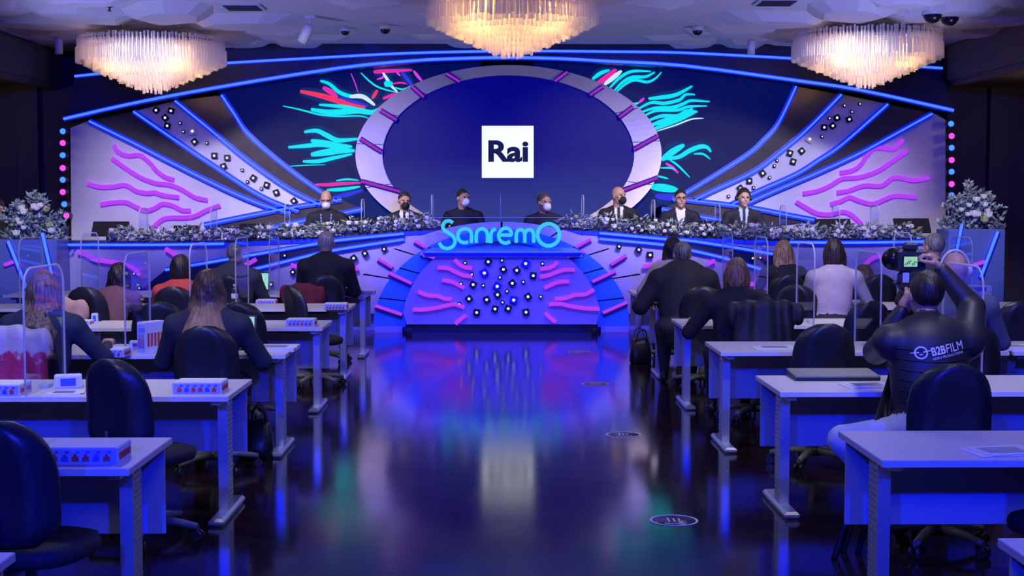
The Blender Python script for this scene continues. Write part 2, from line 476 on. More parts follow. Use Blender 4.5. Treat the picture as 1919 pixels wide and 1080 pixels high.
# jewel tiles
def jewel(x, y, s, Y, parent, tm=None):
    h = s
    rot = Matrix.Rotation(((x*7+y*3) % 5)*.3, 3, 'Y')
    c = at(x, y, Y-.03)
    t = MB().box(c, (h, .05, h), rot, .008).build('jewel_tile', tm or M_black, parent, origin=c)
    MB().ball(c+Vector((0, -.03, 0)), h*.16+.005, 6).build('crystal', M_jewel, t)
JL = [(293,207,1),(321,208,1),(310,221,1),(314,236,1),(338,231,0),(344,247,0),(361,246,2),(365,266,1),(388,268,0),(402,292,1),(426,296,1),(419,312,1),(454,319,0),(475,334,1),(464,341,0),(500,347,1),(490,354,0),(518,361,1),(551,377,1)]
JR = [(1582,198,0),(1611,195,0),(1596,210,0),(1591,224,1),(1568,221,1),(1554,222,0),(1560,236,1),(1544,239,1),(1540,256,0),(1517,261,2),(1502,283,1),(1480,287,1),(1486,303,1),(1456,301,0),(1451,311,0),(1429,325,1),(1442,333,0),(1404,339,1),(1387,353,1),(1412,352,0),(1365,368,0)]
for x, y, k in JL+JR:
    jewel(x, y, (.05, .095, .11)[k], Yd+.02, backdrop, M_ring if k == 2 else None)

# ------------------------------------------------------------------ video screens
def screen_mat(name, top, bot, z0, z1):
    m = bpy.data.materials.new(name); m.use_nodes = True; nt = m.node_tree; b = nt.nodes['Principled BSDF']
    b.inputs['Base Color'].default_value = (.003,.003,.006,1); b.inputs['Roughness'].default_value = .5; b.inputs['Specular IOR Level'].default_value = .15
    tc = nt.nodes.new('ShaderNodeTexCoord'); sp = nt.nodes.new('ShaderNodeSeparateXYZ'); mr = nt.nodes.new('ShaderNodeMapRange')
    nt.links.new(tc.outputs['Object'], sp.inputs[0]); nt.links.new(sp.outputs['Z'], mr.inputs['Value'])
    mr.inputs['From Min'].default_value = z0; mr.inputs['From Max'].default_value = z1
    mx = nt.nodes.new('ShaderNodeMixRGB'); mx.inputs[1].default_value = (*bot, 1); mx.inputs[2].default_value = (*top, 1)
    nt.links.new(mr.outputs[0], mx.inputs[0]); nt.links.new(mx.outputs[0], b.inputs['Emission Color'])
    b.inputs['Emission Strength'].default_value = 1.0
    return m
OC = (952.5, 292)
def ell(cx, cy, rx, ry, n, a0=0, a1=2*PI):
    return [(cx+rx*math.cos(a0+(a1-a0)*i/n), cy-ry*math.sin(a0+(a1-a0)*i/n)) for i in range(n+(0 if a1-a0 > 6.28 else 1))]
YO = 21.42
oval = root('oval_video_screen', at(952.5, 292, YO), 'large oval video screen, dark blue with a white square logo', 'screen')
zc = at(952.5, 292, YO).z
MB().prism(P(ell(952.5, 292, 237, 150, 72), YO), (0, .06, 0)).build('screen_panel', screen_mat('oval_screen_picture', (.0,.0,.19), (.022,.035,.22), -.9, .0), oval)
M_sqr = emis('screen_white', (.86,.90,.98), 1.0)
sq = MB().prism(P([(903,236),(1000,236),(1000,333.5),(903,333.5)], YO-.012), (0, .008, 0)).build('logo_square', M_sqr, oval)
M_ink = emis('screen_navy', (.003,.006,.07), 1.0, (0,0,0))
def text_mesh(txt, name, m, parent, origin_px, Y, hpx, width_px, bold=.0, extr=.004, align='LEFT'):
    cu = bpy.data.curves.new(name, 'FONT'); cu.body = txt; cu.size = 1; cu.extrude = 0; cu.offset = bold
    to = bpy.data.objects.new(name, cu); COL.objects.link(to)
    dg = bpy.context.evaluated_depsgraph_get()
    me = bpy.data.meshes.new_from_object(to.evaluated_get(dg))
    bpy.data.objects.remove(to); bpy.data.curves.remove(cu)
    V = [v.co.copy() for v in me.vertices]; F = [tuple(p.vertices) for p in me.polygons]
    bpy.data.meshes.remove(me)
    x0 = min(v.x for v in V); x1 = max(v.x for v in V); y0 = min(v.y for v in V); y1 = max(v.y for v in V)
    U = [((v.x-x0)/(x1-x0), (v.y-y0)/(y1-y0)) for v in V]
    mb = MB(); mb.add([at(origin_px[0]+u*width_px, origin_px[1]-t*hpx, Y) for u, t in U], F, False)
    return mb.build(name, m, parent)
text_mesh('Rai', 'logo_lettering', M_ink, sq, (915,304), YO-.016, 41, 75, .035)
# oval ring of polished segments
ring = root('oval_screen_frame', at(952.5, 455, YO-.05), 'polished silver oval ring with purple tubes framing the video screen', 'frame')
RT = [((837,138),(861,153)),((773,163),(794,182)),((713,207),(743,225)),((675,260),(715,285)),((677,340),(750,359)),
      ((1063,135),(1040,152)),((1130,162),(1106,178)),((1187,200),(1160,220)),((1233,255),(1188,280)),((1233,333),(1165,358))]
angs = sorted([math.atan2(-( (a[1]+b[1])/2-292)/159, ((a[0]+b[0])/2-952.5)/262) % (2*PI) for a, b in RT])
YR = YO-.08
cuts = angs+[math.radians(230), math.radians(270), math.radians(310)]
cuts = sorted(cuts)
for i, a in enumerate(cuts):
    b = cuts[(i+1) % len(cuts)]
    if b < a: b += 2*PI
    n = max(4, int((b-a)/.06))
    g = .004
    MB().strip(P(ell(952.5, 290, 236, 149, n, a+g, b-g), YR), P(ell(953, 290, 287, 168, n, a+g, b-g), YR-.06), (0, .10, 0)).build('ring_segment', M_ring, ring)
for a, b in RT:
    ch = MB().tube([at(*a, YR-.07), at(*b, YR-.03)], .042, 8).build('tube_channel', M_purpc, ring)
    MB().tube([at(*a, YR-.105), at(*b, YR-.065)], .02, 8).build('neon_tube', M_purp, ch)
# side screens with coloured streaks
YS = 21.56
M_side = screen_mat('side_screen_picture', (.0,.003,.085), (.0,.016,.20), -1.0, .7)
for side in (0, 1):
    if side == 0:
        poly = [(405,165),(640,125),(900,105),(900,430),(690,430),(632,385),(597,360),(533,313),(467,256),(440,218)]
        sc = root('side_video_screen', at(640, 400, YS), 'dark video screen with cyan and pink streaks left of the oval', 'screen')
    else:
        poly = [(1500,150),(1459,233),(1430,267),(1396,296),(1292,361),(1230,390),(1200,430),(1000,430),(1000,105),(1280,122)]
        sc = root('side_video_screen', at(1290, 400, YS), 'dark video screen with cyan streaks right of the oval', 'screen')
    MB().prism(P(poly, YS), (0, .06, 0)).build('screen_panel', M_side, sc)
    C1, C2, C3, C4, C5, C6 = ((.0,.72,.85), (.75,.02,.35), (.55,.75,.95), (.03,.03,.75), (.6,.05,.75), (.85,.03,.12))
    if side == 0:
        RIB = [([(400,165),(470,190),(540,250),(620,280),(720,290),(810,345)],30,C1),([(620,285),(720,285),(810,350)],34,C3),
         ([(250,245),(350,265),(450,290),(540,320),(640,350),(740,365)],42,C6),([(420,215),(480,250),(530,290)],40,C2),([(540,290),(640,320),(760,355)],22,C4),
         ([(330,380),(450,400),(560,400),(680,390),(800,400),(900,335)],46,C1),([(390,345),(520,355),(640,370),(760,400)],28,C1),
         ([(120,355),(220,375),(300,395),(400,420),(540,432),(700,430),(780,455)],14,C1),([(280,550),(370,540),(440,570),(520,610),(600,610),(690,600)],38,C1),
         ([(330,615),(420,630),(520,650),(640,660)],44,C1),([(160,665),(280,655),(400,645),(500,660),(640,690)],34,C1),([(330,720),(430,705),(540,690),(660,690)],52,C1),
         ([(270,770),(380,770),(500,745),(640,715)],32,C1),([(160,808),(280,800),(440,795)],8,C1),([(360,945),(460,945),(560,938),(720,930)],28,C2),
         ([(520,915),(600,905),(690,912)],16,C1),([(450,985),(560,980),(700,960)],28,C1),([(500,1040),(600,1020),(720,985)],32,C4),
         ([(705,105),(760,160),(820,205),(900,235),(1010,260)],14,C1),([(800,100),(870,95),(1090,85)],30,C2),([(825,155),(870,140),(880,110)],16,C5),
         ([(870,105),(900,150),(930,200),(980,250)],24,C3),([(880,192),(910,188),(945,192)],48,C1),([(940,190),(1000,180),(1050,190)],14,C2),
         ([(960,215),(1020,230),(1090,200)],14,C1),([(1010,100),(1050,150),(1090,200)],30,C4),([(1100,90),(1130,130),(1165,170)],22,C5),
         ([(970,95),(1000,130)],16,C5),([(790,300),(830,235)],26,C6),([(870,300),(940,275),(990,265)],26,C2),([(630,110),(660,180),(685,255)],8,C5)]
        ox = 500
    else:
        RIB = [([(120,155),(180,110),(250,85)],30,C1),([(160,185),(230,140),(300,80)],46,C2),([(210,195),(280,140),(340,90)],36,C3),
         ([(250,220),(330,140),(420,95),(560,95)],24,C1),([(285,240),(350,175),(420,140),(520,135),(590,100)],26,C1),([(300,250),(370,190),(440,160),(530,175),(590,150),(640,100)],22,C1),
         ([(410,350),(470,330)],20,C1),([(470,330),(510,295)],20,C5),([(540,300),(640,290),(750,270),(870,205)],32,C1),
         ([(460,380),(560,330),(660,335),(770,310),(820,270),(890,270)],26,C1),([(490,400),(590,370),(720,365),(800,340),(860,315),(1000,322)],26,C1),
         ([(510,430),(600,390),(760,385),(840,360),(980,355)],24,C1),([(540,465),(640,430),(760,430),(830,390),(910,400)],30,C1),
         ([(560,500),(680,460),(790,440),(870,370)],40,C1),([(580,530),(700,480),(800,440),(900,395)],40,C1),([(600,545),(740,500),(860,455),(955,447)],12,C3),
         ([(640,760),(720,700),(810,645)],50,C1),([(640,750),(760,740),(850,690),(930,660),(980,665),(1010,700)],36,C1),([(880,715),(950,715),(1005,755)],16,C1),
         ([(700,760),(760,800),(850,890)],16,C1),([(670,785),(720,815),(765,860)],22,C5),([(630,820),(700,820),(740,830)],14,C1),([(610,880),(690,900)],16,C1),
         ([(560,960),(660,970),(760,985)],60,C1),([(590,1030),(700,1040),(800,1030)],50,C4)]
        ox = 1080
    M_halo = MATS.get('streak_halo') or emis('streak_halo', (.0,.022,.15), 1.0, (0,0,0))
    RIB = [(p_, w_*2.6, None) for p_, w_, c_ in RIB if w_ > 24]+RIB
    for i, (pts, wd, c) in enumerate(RIB):
        s2 = [(p.x, p.y) for p in spline([(ox+x/4, 110+y/4, 0) for x, y in pts], 6)]
        n = len(s2); A = []; B = []
        for j, p in enumerate(s2):
            t = j/(n-1); h = wd/8*max(.08, math.sin(PI*min(1, .12+.80*t))**.75)
            q = offs(s2, h)[j]; r_ = offs(s2, -h)[j]; A.append(q); B.append(r_)
        if c is None:
            MB().strip(P(A, YS-.004-.0006*i), P(B, YS-.004-.0006*i), (0, .002, 0)).build('streak_glow', M_halo, sc); continue
        key = 'streak_%d' % [C1,C2,C3,C4,C5,C6].index(c)
        m_ = MATS.get(key) or emis(key, c, 1.0, (0,0,0))
        MB().strip(P(A, YS-.004-.0006*i), P(B, YS-.004-.0006*i), (0, .002, 0)).build('light_streak', m_, sc)

# coloured lamps down both edges of the backdrop
M_lb = emis('lamp_blue', (.02,.10,1.0), 3.5); M_lp = emis('lamp_magenta', (1.0,.03,.42), 3.0)
def edge_lamp(x, y, blue, label, first):
    c = at(x, y, 21.28)
    o = root('stage_lamp', c, label, 'lamp', 'lamps down the %s edge of the backdrop' % ('left' if x < 900 else 'right'))
    Mx = Matrix.Rotation(PI/2, 3, 'X')
    MB().lathe([(.035, -.20), (.055, -.15), (.06, -.02), (.066, 0), (.05, 0), (.045, -.03)], c, 14, Mx).build('housing', M_plast, o)
    MB().lathe([(.001, .012), (.03, .008), (.044, -.01), (.044, -.03)], c, 14, Mx).build('lens', M_lb if blue else M_lp, o)
    MB().box(c+Vector((0, .24, 0)), (.03, .14, .03)).build('bracket', M_dark, o)
ORD = ['topmost', 'second', 'third', 'fourth', 'fifth', 'sixth', 'seventh', 'lowest']
for i, y in enumerate((246,268,291,315,337,360,383,404)):
    edge_lamp(117+(3 if i > 5 else 0)+(4 if i > 6 else 0), y, i % 2 == 0, '%s lamp, %s from the top at the left backdrop edge' % ('blue' if i % 2 == 0 else 'magenta', ORD[i]) if 0 < i < 7 else '%s %s lamp down the backdrop edge left of the white wing' % (ORD[i], 'blue' if i == 0 else 'magenta'), i == 0)
for i, y in enumerate((232,255,277,300,322,345,366)):
    edge_lamp(1783+(1 if i else 0), y, i % 2 == 0, '%s lamp, %s from the top at the right backdrop edge' % ('blue' if i % 2 == 0 else 'magenta', ORD[i]) if 0 < i < 6 else '%s blue lamp down the backdrop edge right of the white wing' % ('topmost' if i == 0 else 'lowest'), i == 0)
# ------------------------------------------------------------------ stage platform, speakers' table, podium
tag(MB().box((0, 20.6, .25), (14.4, 3.4, .5)).build('stage_platform', M_stage), 'black raised stage platform', kind='structure')
YF = 18.85
table = root('stage_table', (0, YF, 0), 'long speakers table on stage with neon-striped front', 'table')
TL, TR = at(105, 458, YF), at(1787, 445, YF)
wz = at(250, 458, YF).z
FT = [(105,457),(400,456),(600,447),(757,434),(860,430),(1040,430),(1123,434),(1290,446),(1450,452),(1788,450)]
topP = P(FT, YF)
MB().strip(topP, [Vector((p.x, YF, 0.0)) for p in topP], (0, .06, 0)).build('front_panel', M_wallfront, table)
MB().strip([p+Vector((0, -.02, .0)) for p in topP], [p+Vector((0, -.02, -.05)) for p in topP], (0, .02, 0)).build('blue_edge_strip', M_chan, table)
MB().strip([p+Vector((0, .0, .0)) for p in topP], [p+Vector((0, .62, .0)) for p in topP], (0, 0, .03)).build('tabletop', M_stage, table)
for p in (-6.2, -3.2, 3.2, 6.2):
    MB().box((p, YF+.5, .80), (.08, .08, .60)).build('leg', M_stage, table)
Ywf = YF-.02
S1 = [(310,506),(455,481),(594,457),(640,450),(757,438)]
S2 = [(250,555),(478,504),(594,476),(640,467),(757,449)]
S1r = [(1448,476),(1370,463),(1290,451),(1253,449),(1123,437)]
S2r = [(1500,520),(1441,509),(1361,485),(1297,470),(1250,460),(1123,448)]
def resamp(p, n):
    V = spline([(x, y, 0) for x, y in p], 4); out = []
    for i in range(n):
        q = V[round(i*(len(V)-1)/(n-1))]; out.append((q.x, q.y))
    return out
for A, B in ((S1, S2), (S1r, S2r)):
    MB().strip(P(resamp(A, 12), Ywf-.01), P(resamp(B, 12), Ywf-.01), (0, .03, 0)).build('dark_mirror_strip', M_head, table)
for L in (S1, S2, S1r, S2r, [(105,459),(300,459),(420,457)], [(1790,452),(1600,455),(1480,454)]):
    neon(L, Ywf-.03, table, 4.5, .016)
for wv in ([(145,472),(165,480),(180,487),(220,493),(245,500),(262,515)], [(310,466),(325,476),(338,486)], [(650,495),(660,501),(671,504)], [(545,497),(553,499),(562,503)],
           [(660,528),(668,536),(676,541)], [(460,497),(470,492),(480,486)], [(1616,501),(1638,483),(1660,482),(1690,484)], [(1400,532),(1420,533),(1438,529)], [(1205,500),(1230,494),(1252,480)], [(1325,497),(1332,492),(1340,489)],
           [(1800,520),(1830,510),(1860,500)]):
    wave(wv, Ywf, table, .030)
for x, y, s in ((663,484,.085),(684,475,.08),(720,467,.07),(662,510,.05),(1160,462,.07),(1197,468,.08),(1218,478,.09),(549,510,.07),(508,533,.07),(534,479,.05),(240,512,.04),(252,513,.04),(235,530,.04),(262,540,.04),(1410,484,.06),(1424,483,.05),(1617,500,.05)):
    jewel(x, y, s, Ywf, table)

YP = 18.35
podium = root('podium', (at(940, 600, YP).x, YP, 0), 'half-oval blue podium front with jewel tiles and pink wavy tubes', 'podium')
def arc(cx, cy, rx, ry, a0, a1, n): return [(cx+rx*math.cos(math.radians(a0+(a1-a0)*i/n)), cy-ry*math.sin(math.radians(a0+(a1-a0)*i/n))) for i in range(n+1)]
# inner face: half-oval cut flat on top
face = [(762,608)]+[(x, y) for x, y in arc(940, 608, 186, 168, 172, 128, 12)]+[(x, y) for x, y in arc(940, 608, 186, 168, 52, 8, 12)]+[(1118,608)]
MB().prism(P(face, YP), (0, .10, 0)).build('face_panel', M_podium, podium)
MB().box((at(940,600,YP+.25).x, YP+.28, .07), (2.44, .42, .14)).build('plinth', M_black, podium)
# blue segments of the first band, silver segments of the second
def band(cx, cy, r0, r1, Y, cutsd, m, nm, back=.10):
    for a0, a1 in zip(cutsd[:-1], cutsd[1:]):
        n = 6
        MB().strip(P(arc(cx, cy, r0[0], r0[1], a0+.4, a1-.4, n), Y), P(arc(cx, cy, r1[0], r1[1], a0+.4, a1-.4, n), Y), (0, back, 0)).build(nm, m, podium)
YB1, YB2 = 18.50, 18.66
band(940, 612, (180,160), (240,182), YB1, [180, 163, 143, 125, 90], M_panelblue, 'blue_segment')
band(940, 612, (180,160), (240,182), YB1, [90, 55, 37, 17, 0], M_panelblue, 'blue_segment')
band(940, 612, (236,178), (300,196), YB2, [172, 150, 132, 112, 90], M_ring, 'silver_segment')
band(940, 612, (236,178), (300,196), YB2, [90, 68, 48, 30, 8], M_ring, 'silver_segment')
for side in (-1, 1):
    x0, x1 = sorted((940+side*186, 940+side*238))
    MB().prism([at(x0, 611.7, YB1-.004), at(x1, 611.7, YB1-.004), Vector((at(x1,600,YB1).x, YB1-.004, 0)), Vector((at(x0,600,YB1).x, YB1-.004, 0))], (0, .1, 0)).build('side_skirt', M_podium, podium)
def c5(x, y): return (640+x/3, 360+y/3)
for a, b, Y in (((445,345),(565,385),YB1),((265,455),(395,515),YB1),((190,640),(340,690),YB1),((410,275),(490,320),YB2),((205,375),(285,425),YB2),((50,510),(95,540),YB2),
             ((1360,335),(1230,375),YB1),((1540,445),(1410,505),YB1),((1605,620),(1470,680),YB1),((1400,265),(1310,315),YB2),((1600,355),(1515,410),YB2),((1760,490),(1680,535),YB2)):
    ch = MB().tube([at(*c5(a[0], a[1]+8), Y-.02), at(*c5(b[0], b[1]+8), Y-.02)], .036, 8).build('tube_channel', M_purpc, podium)
    MB().tube([at(*c5(*a), Y-.05), at(*c5(*b), Y-.05)], .022, 8).build('neon_tube', M_pink, ch)
PW = [[(635,380),(665,410),(700,425),(735,428)],[(540,425),(600,430),(640,450),(690,470),(735,475)],[(565,495),(620,505),(660,525),(690,540)],
 [(430,560),(480,580),(540,585),(580,600),(620,602)],[(400,662),(480,660),(540,650),(600,637),(640,632),(690,650)],[(700,692),(670,715),(640,742)],
 [(1215,395),(1185,420),(1150,430),(1115,432)],[(1310,438),(1250,438),(1200,455),(1160,470),(1115,477)],[(1280,503),(1220,507),(1180,522),(1140,540)],
 [(1420,550),(1370,575),(1310,580),(1260,597),(1200,602)],[(1450,658),(1380,655),(1300,645),(1230,630),(1165,632)],[(1145,680),(1170,705),(1205,732)]]
for wv in PW: wave([c5(*p) for p in wv], YP, podium, .027)
PJ = [(695,398,0),(825,392,1),(902,385,0),(1035,402,2),(1130,403,0),(910,435,1),(985,440,1),(733,463,0),(803,455,2),(890,480,0),(1078,470,1),(672,515,0),(740,520,1),(797,525,0),(875,530,2),(960,513,1),(1022,505,0),(930,557,0),(877,577,1),(717,600,1),(816,605,1),(968,607,2),(905,620,0),(1048,588,1),(1120,588,0),(662,630,0),(863,657,1),(937,655,1),(760,677,1),(1037,675,1)]
for x, y, k in PJ:
    jewel(*c5(x, y), (.052,.09,.105)[k], YP, podium, M_jblue if k == 2 else None)
# sloping blue top of the podium
f0 = at(792, 475, YP-.06); f1 = at(1092, 475, YP-.06); b0 = at(838, 447, YP+.52); b1 = at(1046, 447, YP+.52)
mid = at(942, 442, YP+.6)
MB().prism([f0, f1, b1, mid, b0], (0, 0, -.05)).build('sloping_top', mat('podium_top_sign_lit', (.16,.42,.92), .3), podium)  # cyan light from the sign is painted into this base colour
MB().prism([at(792,474,YP-.065), at(1092,474,YP-.065), at(1086,481,YP-.065), at(798,481,YP-.065)], (0, .04, 0)).build('top_lip', M_jblue, podium)

# acrylic screen carrying the neon lettering
sign = root('neon_sign', at(936, 470, YP+.05), 'cyan neon tube lettering across the podium top', 'sign')
def z5(x, y): return (800+x/6, 340+y/6)
YSG = YP-.02
STR = {'letter_s': [[(292,468),(255,445),(205,455),(180,500),(192,545),(240,580),(295,620),(316,680),(290,732),(230,756),(170,737),(138,690)]],
 'letter_a': [[(500,695),(500,590),(475,547),(420,534),(365,560),(348,615),(365,665),(410,690),(465,684)]],
 'letter_n': [[(555,692),(555,600),(575,552),(620,535),(665,555),(681,605),(681,692)]],
 'letter_r': [[(720,695),(720,600),(737,556),(778,536)]],
 'letter_e': [[(818,605),(950,605),(943,560),(900,527),(850,537),(815,580),(810,630),(835,678),(885,696),(938,678)]],
 'letter_m': [[(1005,692),(1005,600),(1020,557),(1053,545),(1088,560),(1100,600),(1100,692)],[(1100,600),(1115,560),(1150,545),(1185,560),(1200,600),(1200,692)]],
 'letter_o': [[(1368+124*math.cos(t*PI/12), 602+124*math.sin(t*PI/12)) for t in range(24)]]}
for nm, sts in STR.items():
    mb = MB()
    for st in sts:
        pts = [at(*z5(*p), YSG) for p in st]
        if nm == 'letter_o': mb.tube(pts, .026, 8, closed=True)
        elif nm == 'letter_e': mb.tube(pts[:2]+spline(pts[1:], 5)[1:], .024, 8)
        else: mb.tube(spline(pts, 5), .024, 8)
    mb.build(nm, M_cyan, sign)
MB().prism([at(795,408,YP+.02), at(1052,408,YP+.02), at(1052,474,YP+.02), at(795,474,YP+.02)], (0, .008, 0)).build('acrylic_backing', M_glass, sign)
MB().tube([at(795,408,YP+.024), at(1052,408,YP+.024)], .005, 6).build('acrylic_top_edge', M_gedge, sign)

# end stands carrying the large bouquets
M_stand = mat('stand_panel', (.10,.14,.45), .25, noise=.15, nscale=3)
for sx, x0, x1, yt, ln in ((-1, -22, 106, 449, [((15,452),(50,540)),((79,437),(97,515))]), (1, 1778, 1884, 430, [((1803,420),(1792,475)),((1870,434),(1838,520))])):
    a, b = at(x0, yt, 18.30), at(x1, yt, 18.30)
    st = root('flower_stand', ((a.x+b.x)/2, 18.55, 0), 'tall blue-lit end stand %s the stage table, with two slanting neon tubes' % ('left of' if sx < 0 else 'right of'), 'stand')
    MB().box(((a.x+b.x)/2, 18.56, a.z/2), (b.x-a.x, .5, a.z), ch=.01).build('body', M_stand, st)
    for p, q in ln:
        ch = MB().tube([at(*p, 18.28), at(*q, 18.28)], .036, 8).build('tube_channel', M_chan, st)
        MB().tube([at(*p, 18.25), at(*q, 18.25)], .02, 8).build('neon_tube', M_blue, ch)
    MB().tube([at(x0+30, 497, 18.28), at(x0+55, 488, 18.28)] if sx < 0 else [at(1815, 500, 18.28), at(1848, 490, 18.28)], .024, 8).build('wave_tube', M_pink, st)

# ------------------------------------------------------------------ flowers
M_matte = mat('matte_black_shell', (.012,.012,.016), .85, spec=.1)
M_leaf = mat('leaf_green', (.16,.21,.19), .6, noise=.35, nscale=9)
M_leaf2 = mat('eucalyptus_leaf', (.30,.36,.38), .6, noise=.25, nscale=9)
M_rose = mat('white_rose', (.78,.76,.74), .6, noise=.08, nscale=30)
M_rose2 = mat('yellow_green_bloom', (.45,.47,.20), .6)
def leaf(mb, p, d, L, W, rnd):
    d = d.normalized(); a = d.cross(Vector((rnd.uniform(-1,1), rnd.uniform(-1,1), rnd.uniform(-1,1))))
    if a.length < .05: a = d.orthogonal()
    a.normalize(); n = a.cross(d)
    mb.add([p, p+d*L*.5+a*W, p+d*L+n*L*.1, p+d*L*.5-a*W, p+d*L*.5-n*L*.08], [(0,4,1), (1,4,2), (2,4,3), (3,4,0)], False)
def rose(c, r, parent, m, rnd):
    mb = MB(); mb.ball(c, r*.80, 8)
    for ring_, (rr, lift, n) in enumerate(((.55, .35, 4), (.85, .1, 5), (1.0, -.2, 6))):
        for k in range(n):
            th = 2*PI*k/n+ring_*.5
            d = Vector((math.cos(th), math.sin(th)-.5, .3)).normalized()
            t = Vector((-math.sin(th), math.cos(th), 0)); u = Vector((0, 0, 1))
            q = c+d*r*rr*.52
            mb.add([q-t*r*.5-u*r*.5, q+t*r*.5-u*r*.5, q+t*r*.42+u*r*(.45+lift*.3)+d*r*.25, q-t*r*.42+u*r*(.45+lift*.3)+d*r*.25, q+d*r*.18], [(0,1,4), (1,2,4), (2,3,4), (3,0,4)], True)
    mb.build('rose', m, parent)
def bouquet(name, c, size, nleaf, nrose, label, group, seed, tall=False):
    rnd = random.Random(seed); c = Vector(c)
    o = root(name, c, label, 'flowers', group)
    A, B = MB(), MB()
    sx, sy, sz = size
    for i in range(nleaf):
        mb = A if rnd.random() < .55 else B
        th = rnd.uniform(0, 2*PI); rr = rnd.random()**.6
        if tall:
            q = [(0,.10,.17),(-.27,.09,.13),(.27,.09,.13),(-.15,.25,.12),(.17,.22,.12),(.02,.36,.10),(.02,.50,.05),(-.33,.02,.08),(.34,.03,.09),(.0,.0,.2)][i % 10]
            g3 = Vector([max(-1.7, min(1.7, rnd.gauss(0, 1))) for _ in range(3)])*q[2]*.62
            p = c+Vector((q[0]*(1 if seed < 7 else -1)+g3.x, g3.y*.8, max(.0, q[1]+g3.z)))
            d = Vector((math.cos(th)*.8, math.sin(th)*.5, rnd.uniform(.2, 1.1)))
        else:
            p = c+Vector((math.cos(th)*sx*rr, math.sin(th)*sy*rr*.8, sz*rnd.random()*math.sqrt(max(0, 1-rr*rr))))
            d = Vector((math.cos(th)+rnd.uniform(-.6,.6), math.sin(th)-.3, rnd.uniform(-.3, 1.0)))
        leaf(mb, p, d, rnd.uniform(.05, .12), rnd.uniform(.012, .026), rnd)
    if tall:
        for k in range(18):
            a = rnd.uniform(-1.1, 1.1); b = rnd.uniform(-.5, .5); tip = c+Vector((a*sx*.9, b*sy, sz*(1.05-.75*abs(a)*rnd.uniform(.6, 1))))
            pts = spline([c, c+(tip-c)*.5+Vector((0,0,.06)), tip], 4)
            A.tube(pts, .005, 4)
            for q in pts[2:]:
                for _ in range(5): leaf(B, q, Vector((rnd.uniform(-1,1), rnd.uniform(-1,.6), rnd.uniform(-.2,1))), .08, .02, rnd)
    tag(A.build('foliage', M_leaf, o), kind='stuff'); tag(B.build('eucalyptus_sprays', M_leaf2, o), kind='stuff')
    for i in range(nrose):
        th = rnd.uniform(0, 2*PI); rr = rnd.uniform(.1, .85)
        if tall:
            h = rnd.uniform(.1, .75); p = c+Vector((math.cos(th)*sx*.6*(1-h*.6), -sy*.55*abs(math.sin(th))-.02, sz*h))
        else:
            p = c+Vector((math.cos(th)*sx*rr, -sy*rnd.uniform(.3, .95), sz*rnd.uniform(.05, .85)))
        rose(p, rnd.uniform(.026, .043)*(1.45 if tall else 1), o, M_rose2 if rnd.random() < .15 else M_rose, rnd)
    return o
def table_z(px):
    for (xa, ya), (xb, yb) in zip(FT[:-1], FT[1:]):
        if xa <= px <= xb: return at(px, ya+(yb-ya)*(px-xa)/(xb-xa), YF).z
    return 1.2
FL = [240,302,362,425,487,548,610,672,735,790,1080,1140,1200,1262,1325,1388,1450,1512,1575,1637,1690]
posl = ['leftmost in the garland','second from the left end','third from the left end','fourth from the left end','fifth from the left end','left of the lanyard man','below the man with the lanyard','right of the lanyard man','below the black-masked man at left','left of the neon letters',
        'right of the neon letters','below the bald man','right of the bald man','below the man in glasses','left of the man with headphones','below the man with headphones','right of the man with headphones','fourth from the right end','third from the right end','second from the right end','rightmost in the garland']
for i, px in enumerate(FL):
    x = at(px, 440, YF).x
    bouquet('flower_arrangement', (x, YF+.05, table_z(px)+.03), (.27, .15, .20), 190, 7 if i not in (9, 10) else 5, 'white rose and greenery arrangement on the stage table, %s' % posl[i], 'garland of arrangements along the stage table', 100+i)
for sx, px, zt in ((-1, 64, 449), (1, 1822, 430)):
    c = at(px, zt, 18.5); h = .62
    bouquet('flower_bouquet', (c.x, 18.52, at(px, zt, 18.3).z), (.46, .22, h), 520, 13, 'tall loose bouquet of white roses and eucalyptus on the %s end stand' % ('left' if sx < 0 else 'right'), 'large bouquets at the stage ends', 7+sx, True)

# acrylic dividers and monitors on the stage table
def divider(name, x, y0, y1, z0, z1, label, group, t=.008, rc=.10):
    o = root(name, (x, (y0+y1)/2, z0), label, 'divider', group)
    prof = [(y0, z0), (y1, z0), (y1, z1-rc)]+[(y1-rc+rc*math.cos(a*PI/8), z1-rc+rc*math.sin(a*PI/8)) for a in range(1, 5)]+[(y0+rc-rc*math.sin(a*PI/8), z1-rc+rc*math.cos(a*PI/8)) for a in range(0, 5)]
    MB().prism([Vector((x-t/2, y, z)) for y, z in prof], (t, 0, 0)).build('acrylic_panel', M_glass, o)
    MB().tube([Vector((x, y, z)) for y, z in prof[1:]+prof[:1]], .0065, 6).build('polished_edge', M_gedge, o)
    MB().box((x, (y0+y1)/2, z0+.012), (.05, .10, .024)).build('foot_clamp', M_gedge, o)
    return o
sd = [(95,'far left'),(268,'second from the left'),(400,'third from the left'),(538,'left of the man with the lanyard'),(680,'right of the man with the lanyard'),(810,'left of the neon letters, behind them'),(938,'centre, between the two white-masked men'),(1092,'left of the bald man'),(1224,'right of the bald man'),(1345,'left of the man with headphones'),(1468,'right of the man with headphones'),(1567,'second from the right'),(1640,'far right')]
for px, ps in sd:
    if px < 150: continue
    x = at(px, 430, 19.2).x; z0 = table_z(px)+.03
    divider('stage_divider', x, YF+.16, YF+.60, z0, z0+.46, 'clear acrylic divider standing on the stage table, %s' % ps, 'clear dividers on the stage table')
